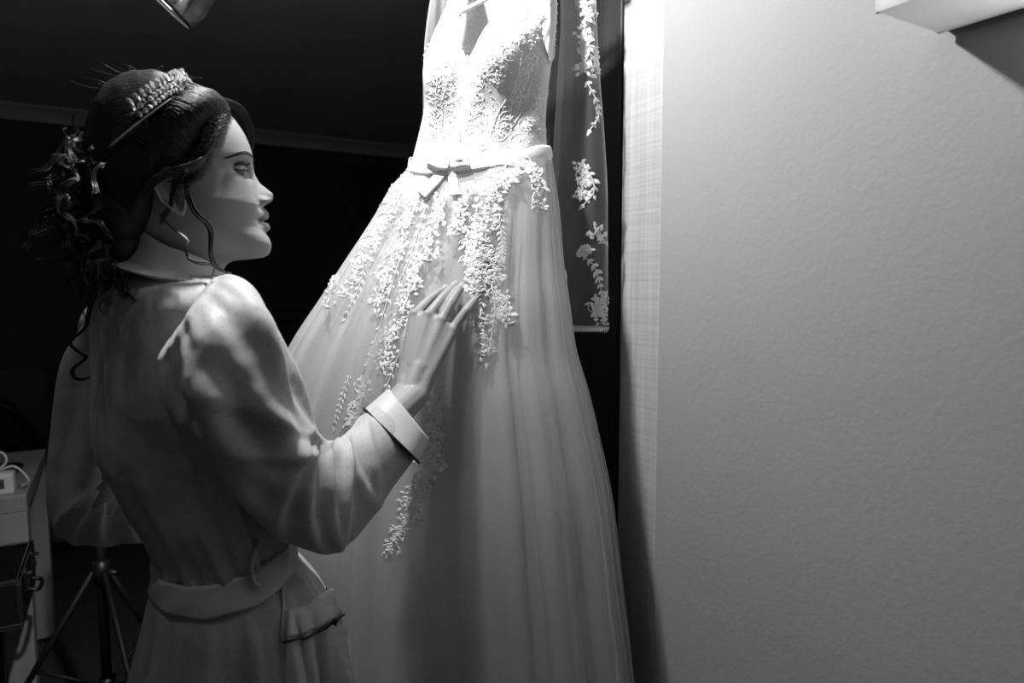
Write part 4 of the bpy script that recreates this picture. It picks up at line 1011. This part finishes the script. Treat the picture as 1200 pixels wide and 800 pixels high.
# ------------------------------------------------------------------ lamps
cl = empty('ceiling_lamp', (-.52, 1.02, CEIL)); tag(cl, 'glass shaded ceiling lamp with curved arms above the woman', 'lamp')
hub = np.array([-.52, 1.02, 2.34])
MB().tube([hub+[0, 0, .2], hub+[0, 0, .165]], .06, 24).build('ceiling_rose', M['metal'], cl)
MB().tube([hub+[0, 0, .17], hub], .009, 10).build('stem', M['metal'], cl)
MB().sphere(hub, .035, 20, 12).build('hub', M['metal'], cl)
def lampshade(rim, axis, R0, depth, glow=2.8):
    axis = nrm(axis); a = nrm(np.cross(axis, [.2, .9, .1])); b = np.cross(axis, a); G = []
    pr = [(0, 1.0), (.02, 1.03), (.15, 1.08), (.35, 1.06), (.55, .92), (.75, .66), (.9, .40), (1, .25)]
    t = np.linspace(0, 1, 20); rr = pchip([p[0] for p in pr], [p[1] for p in pr], t)
    for i in range(20):
        an = np.linspace(0, 2*PI, 48, endpoint=False)
        wv = 1+.012*np.cos(8*an)*(1-t[i]); G.append(rim+axis*depth*t[i]+R0*rr[i]*wv[:, None]*(np.cos(an)[:, None]*a+np.sin(an)[:, None]*b))
    inner = [g-(g-(rim+axis*depth*t[i]))*.05 for i, g in enumerate(G)][::-1]
    v, f = grid(np.array(G+inner+[G[0]])); sh_ = mesh_obj('glass_shade', v, f, M['glass'], cl)
    MB().tube(np.vstack([G[0], G[0][:1]]), .003, 6, False).build('rim', M['blackmetal'], sh_)
    MB().tube([rim+axis*depth*.80, rim+axis*(depth+.03)], R0*.30, 16).build('socket', M['metal'], cl)
    if glow:
        pl = bpy.data.lights.new('bulb_light', 'POINT'); pl.energy = glow; pl.shadow_soft_size = .02
        po = bpy.data.objects.new('bulb_light', pl); COL.objects.link(po); po.location = rim+axis*depth*.08
        MB().sphere(rim+axis*depth*.55, R0*.32, 16, 10).build('bulb', M['bulb'], cl)
    e = rim+axis*(depth+.02); m_ = (e+hub)/2+Z_*.07
    MB().tube(crom([e, e+axis*.05, m_, hub], 24), .006, 8).build('arm', M['metal'], cl)
lampshade(UP(186, -3, 1.38), np.array([.66, .12, .72]), .072, .165)
lampshade(np.array(LAMP)+[0, 0, .012], np.array([-.12, .05, 1]), .07, .10, 0)
lampshade(np.array([-.66, .60, 2.16]), np.array([.1, .35, .9]), .068, .12, 2.2)  # third shade and bulb, unseen, added to brighten the robe's back

# wall lamp: open-topped white diffuser box on a thin back plate
L0 = UP(1100, 40, .99*.85/1.03); zl = L0[2]; dl = float(L0@D_)
wl = empty('wall_lamp', R(WN, dl-.2, zl)); tag(wl, 'white box shaped wall lamp on the plaster wall', 'lamp')
d0 = dl-.36; d1 = dl; n0 = WN-.136; n1 = WN-.014; t = .004; mb = MB(); z1 = zl+.09
rbox(mb, n0, n0+t, d0, d1, zl, z1); rbox(mb, n1-t, n1, d0, d1, zl, z1); rbox(mb, n0, n1, d0, d0+t, zl, z1); rbox(mb, n0, n1, d1-t, d1, zl, z1); rbox(mb, n0+t, n1-t, d0+t, d1-t, zl, zl+t)
mb.build('diffuser', M['shade'], wl, smooth=False)
pl = bpy.data.lights.new('wall_lamp_light', 'POINT'); pl.energy = .7; pl.shadow_soft_size = .015
po = bpy.data.objects.new('wall_lamp_light', pl); COL.objects.link(po); po.location = R((n0+n1)/2, d1-.16, zl+.07)
MB().sphere(R((n0+n1)/2, d1-.16, zl+.07)+Z_*.03, .012, 12, 8).build('bulb', M['white'], wl)
rbox(MB(), n1, WN, d0+.01, d1-.004, zl+.004, z1-.002).build('back_plate', M['blackmetal'], wl, smooth=False)

# ------------------------------------------------------------------ left side: desk, case, light stand, sofa
ct = UP(31, 584, 2.10); dn = float(ct@N_); ddp = float(ct@D_); TZ = .75
dk = empty('desk', R(dn-.5, ddp+.35, 0)); tag(dk, 'pale wooden desk with thick top and square legs at the left edge', 'desk')
rbox(MB(), dn-1.1, dn, ddp, ddp+.70, TZ-.055, TZ).build('desk_top', M['desk'], dk, smooth=False, bevel=.004)
for n_, d_ in ((dn-.075, ddp), (dn-.075, ddp+.625), (dn-1.1, ddp), (dn-1.1, ddp+.625)):
    rbox(MB(), n_, n_+.075, d_, d_+.075, 0, TZ-.055).build('leg', M['desk'], dk, smooth=False, bevel=.003)
def on_plane(px, py, z):
    r = ray(px, py); t = (z-CAMH)/r[2]; return C0+r*t
ap = on_plane(-4, 578, TZ)
ad = empty('power_adapter', ap); tag(ad, 'small white power adapter box lying on the desk', 'adapter')
MB().box(ap+Z_*.033, (.10, .07, .066), AX).build('body', M['white'], ad, smooth=False, bevel=.008)
MB().box(ap+Z_*.036+N_*.0505*0+D_*-.036, (.05, .002, .03), AX).build('label_plate', M['sofa'], ad, smooth=False)
MB().tube(crom([ap+Z_*.066, ap+Z_*.10+N_*.03, ap+Z_*.13+N_*.015, ap+Z_*.10-N_*.03, ap+Z_*.068-N_*.02], 30), .0035, 8).build('lead', M['white'], ad)
MB().tube(crom([ap+Z_*.066+D_*.02, ap+Z_*.08+N_*.05, ap+Z_*.03+N_*.085, ap+Z_*.006+N_*.06+D_*.03], 24), .0035, 8).build('lead', M['white'], ad)
cb = on_plane(2, 555, TZ); mb = MB(); P = []
for i in range(120):
    a = i*.21; P.append(cb+N_*(.055+.006*math.sin(i*.37))*math.cos(a)+D_*(.05+.006*math.cos(i*.23))*math.sin(a)+Z_*(.006+.0002*i))
tag(mb.tube(crom(P, 200), .0045, 6).build('coiled_cable', M['black']), 'black cable coiled on the desk behind the white adapter', 'cable')
# open aluminium case on a stool
kc = UP(38, 633, 2.08); kn_ = float(kc@N_); kd = float(kc@D_); KZ = kc[2]
cs = empty('metal_case', R(kn_-.2, kd-.17, KZ-.15)); tag(cs, 'open black case with shiny metal edges and latches in front of the desk', 'case')
n0, n1, d0, d1, z0, z1 = kn_-.46, kn_, kd-.33, kd, KZ-.135, KZ
mb = MB(); rbox(mb, n0, n1, d0, d1, z0, z0+.006)
for q in ((n0, n0+.006, d0, d1), (n1-.006, n1, d0, d1), (n0, n1, d0, d0+.006), (n0, n1, d1-.006, d1)): rbox(mb, *q, z0, z1)
mb.build('shell', M['blackmetal'], cs, smooth=False)
mb = MB()
for z in (z0, z1-.012):
    for q in ((n0-.003, n1+.003, d0-.003, d0+.009), (n0-.003, n1+.003, d1-.009, d1+.003), (n0-.003, n0+.009, d0+.009, d1-.009), (n1-.009, n1+.003, d0+.009, d1-.009)): rbox(mb, *q, z, z+.012)
for a in (n0-.004, n1-.008):
    for b in (d0-.004, d1-.008): rbox(mb, a, a+.012, b, b+.012, z0+.012, z1-.012)
mb.build('metal_edging', M['metal'], cs, smooth=False, bevel=.002)
for dq in (d0+.08, d0+.24):
    l_ = MB(); rbox(l_, n1+.001, n1+.008, dq-.018, dq+.018, z1-.062, z1-.004); l_.build('latch', M['metal'], cs, smooth=False, bevel=.002)
    l_ = MB(); rbox(l_, n1+.008, n1+.022, dq-.010, dq+.010, z1-.018, z1-.012); rbox(l_, n1+.008, n1+.015, dq-.006, dq+.006, z1-.055, z1-.03); l_.build('clasp', M['metal'], cs, smooth=False, bevel=.001)
hm = [R(n1+.004, d0+.12, z1-.075), R(n1+.03, d0+.125, z1-.082), R(n1+.03, d0+.20, z1-.082), R(n1+.004, d0+.205, z1-.075)]
MB().tube(crom(hm, 20), .006, 8).build('handle', M['black'], cs)
for (a, b) in ((n1-.02, d0+.01), (n1-.02, d1-.02)): MB().sphere(R(a+.012, b, z0+.006), .011, 10, 8).build('corner_cap', M['metal'], cs)
st = empty('stool', R(kn_-.24, kd-.17, 0)); tag(st, 'dark stool under the open black case', 'stool')
rbox(MB(), n0+.03, n1-.06, d0+.02, d1-.02, z0-.043, z0-.003).build('seat', M['black'], st, smooth=False, bevel=.006)
for a in (n0+.05, n1-.11):
    for b in (d0+.04, d1-.07): rbox(MB(), a, a+.03, b, b+.03, 0, z0-.043).build('leg', M['blackmetal'], st, smooth=False)
# tripod light stand
hb_ = UP(120, 690, 1.95); px_, py_ = hb_[0], hb_[1]
ts = empty('light_stand', (px_, py_, 0)); tag(ts, 'black tripod light stand standing behind the woman', 'tripod')
MB().tube([(px_, py_, .10), (px_, py_, .95)], .014, 12).build('column', M['blackmetal'], ts)
MB().tube([(px_, py_, .93), (px_, py_, 1.06)], .010, 12).build('upper_tube', M['blackmetal'], ts)
MB().tube([(px_, py_, .53), (px_, py_, .60)], .024, 14).build('collar', M['black'], ts)
MB().tube([(px_, py_, .20), (px_, py_, .24)], .022, 14).build('collar', M['black'], ts)
MB().tube([(px_, py_, .565), (px_+.05, py_-.01, .565)], .008, 8).build('knob', M['black'], ts)
for a in (200, 320, 80):
    a = math.radians(a); e = np.array([px_+.34*math.cos(a), py_+.34*math.sin(a), .018]); tpt = np.array([px_+.02*math.cos(a), py_+.02*math.sin(a), .57])
    lg = MB().tube([tpt, e], .009, 8).build('leg', M['blackmetal'], ts)
    MB().tube([e+(tpt-e)*.03, e-(tpt-e)*.012], .013, 10).build('rubber_foot', M['black'], lg)
    m_ = tpt*.5+e*.5; MB().tube([m_, (px_+.018*math.cos(a), py_+.018*math.sin(a), .22)], .006, 8).build('brace', M['blackmetal'], ts)
bp = np.array([px_+.03, py_-.10, 0]); bx = empty('power_box', bp); tag(bx, 'small black power box with a loop of cable under the stand', 'power box')
bp2 = np.array(on_plane(142, 800, .28)); bp2 = bp2+np.array([.06, -.16, 0]); bx.location = (bp2[0], bp2[1], .0)
MB().box((bp2[0], bp2[1], .14), (.12, .09, .28)).build('housing', M['black'], bx, smooth=False, bevel=.008)
MB().tube(crom([(bp2[0]-.02, bp2[1], .27), (bp2[0]-.05, bp2[1]-.03, .32), (bp2[0], bp2[1]-.04, .36), (bp2[0]+.05, bp2[1]-.02, .33), (bp2[0]+.03, bp2[1], .27)], 30), .005, 8).build('cable_loop', M['black'], bx)

# sofa along the back wall, bag and paper on it
sf = empty('sofa', R(-1.4, BACK-.5, 0)); tag(sf, 'long dark grey sofa with loose cushions along the back wall', 'sofa')
s0, s1 = -2.6, -.35
rbox(MB(), s0, s1, BACK-1.0, BACK-.06, .10, .30).build('base', M['sofa'], sf, smooth=False, bevel=.02)
rbox(MB(), s0, s1, BACK-.24, BACK-.06, .30, .90).build('back', M['sofa'], sf, smooth=False, bevel=.03)
for a in (s0-.16, s1): rbox(MB(), a, a+.16, BACK-1.02, BACK-.06, .06, .62).build('arm', M['sofa'], sf, smooth=False, bevel=.03)
for i in range(3):
    w_ = (s1-s0)/3; o = rbox(MB(), s0+i*w_+.01, s0+(i+1)*w_-.01, BACK-1.0, BACK-.30, .30, .46).build('seat_cushion', M['sofa'], sf, bevel=.035)
    mb = MB(); ax_ = np.array([N_, nrm(D_+Z_*-.15), nrm(Z_+D_*.15)])
    o = mb.box(R(s0+(i+.5)*w_, BACK-.33, .70+.03*(i % 2)), (w_-.03, .17, .46), ax_).build('back_cushion', M['sofa'], sf, bevel=.05)
for a in (s0+.05, s1-.1):
    for b in (BACK-.95, BACK-.15): rbox(MB(), a, a+.05, b, b+.05, 0, .10).build('leg', M['black'], sf, smooth=False)
bq = UP(12, 512, 4.3); bn, bd = float(bq@N_), min(float(bq@D_), BACK-.72)
bg = empty('shoulder_bag', R(bn, bd, .465)); tag(bg, 'black soft bag slumped on the sofa seat at far left', 'bag')
G = []
for i, (w_, d_) in enumerate([(.17, .09), (.21, .12), (.22, .13), (.20, .11), (.15, .07), (.06, .02)]):
    an = np.linspace(0, 2*PI, 32, endpoint=False); e = .5
    G.append(R(bn, bd, .468+i*.062)+np.outer(w_*np.sign(np.cos(an))*np.abs(np.cos(an))**.7*(1+.05*np.sin(3*an+i)), N_)+np.outer(d_*np.sign(np.sin(an))*np.abs(np.sin(an))**.7, D_))
v, f = grid(np.array(G)); mesh_obj('body', v, f+capf(np.array(G)), M['bag'], bg, sub=1)
MB().tube(crom([R(bn-.16, bd-.06, .68), R(bn-.12, bd-.10, .80), R(bn, bd-.12, .84), R(bn+.13, bd-.10, .78), R(bn+.17, bd-.07, .66)], 30), .012, 8).build('strap', M['bag'], bg)
pq = UP(66, 511, 3.75)
pn, pd = float(pq@N_), BACK-.88
tag(rbox(MB(), pn-.07, pn+.07, pd-.05, pd+.05, .462, .4645).build('paper_sheet', M['white'], smooth=False), 'small white sheet lying on the front of the sofa seat', 'paper')
bpy.context.view_layer.update()
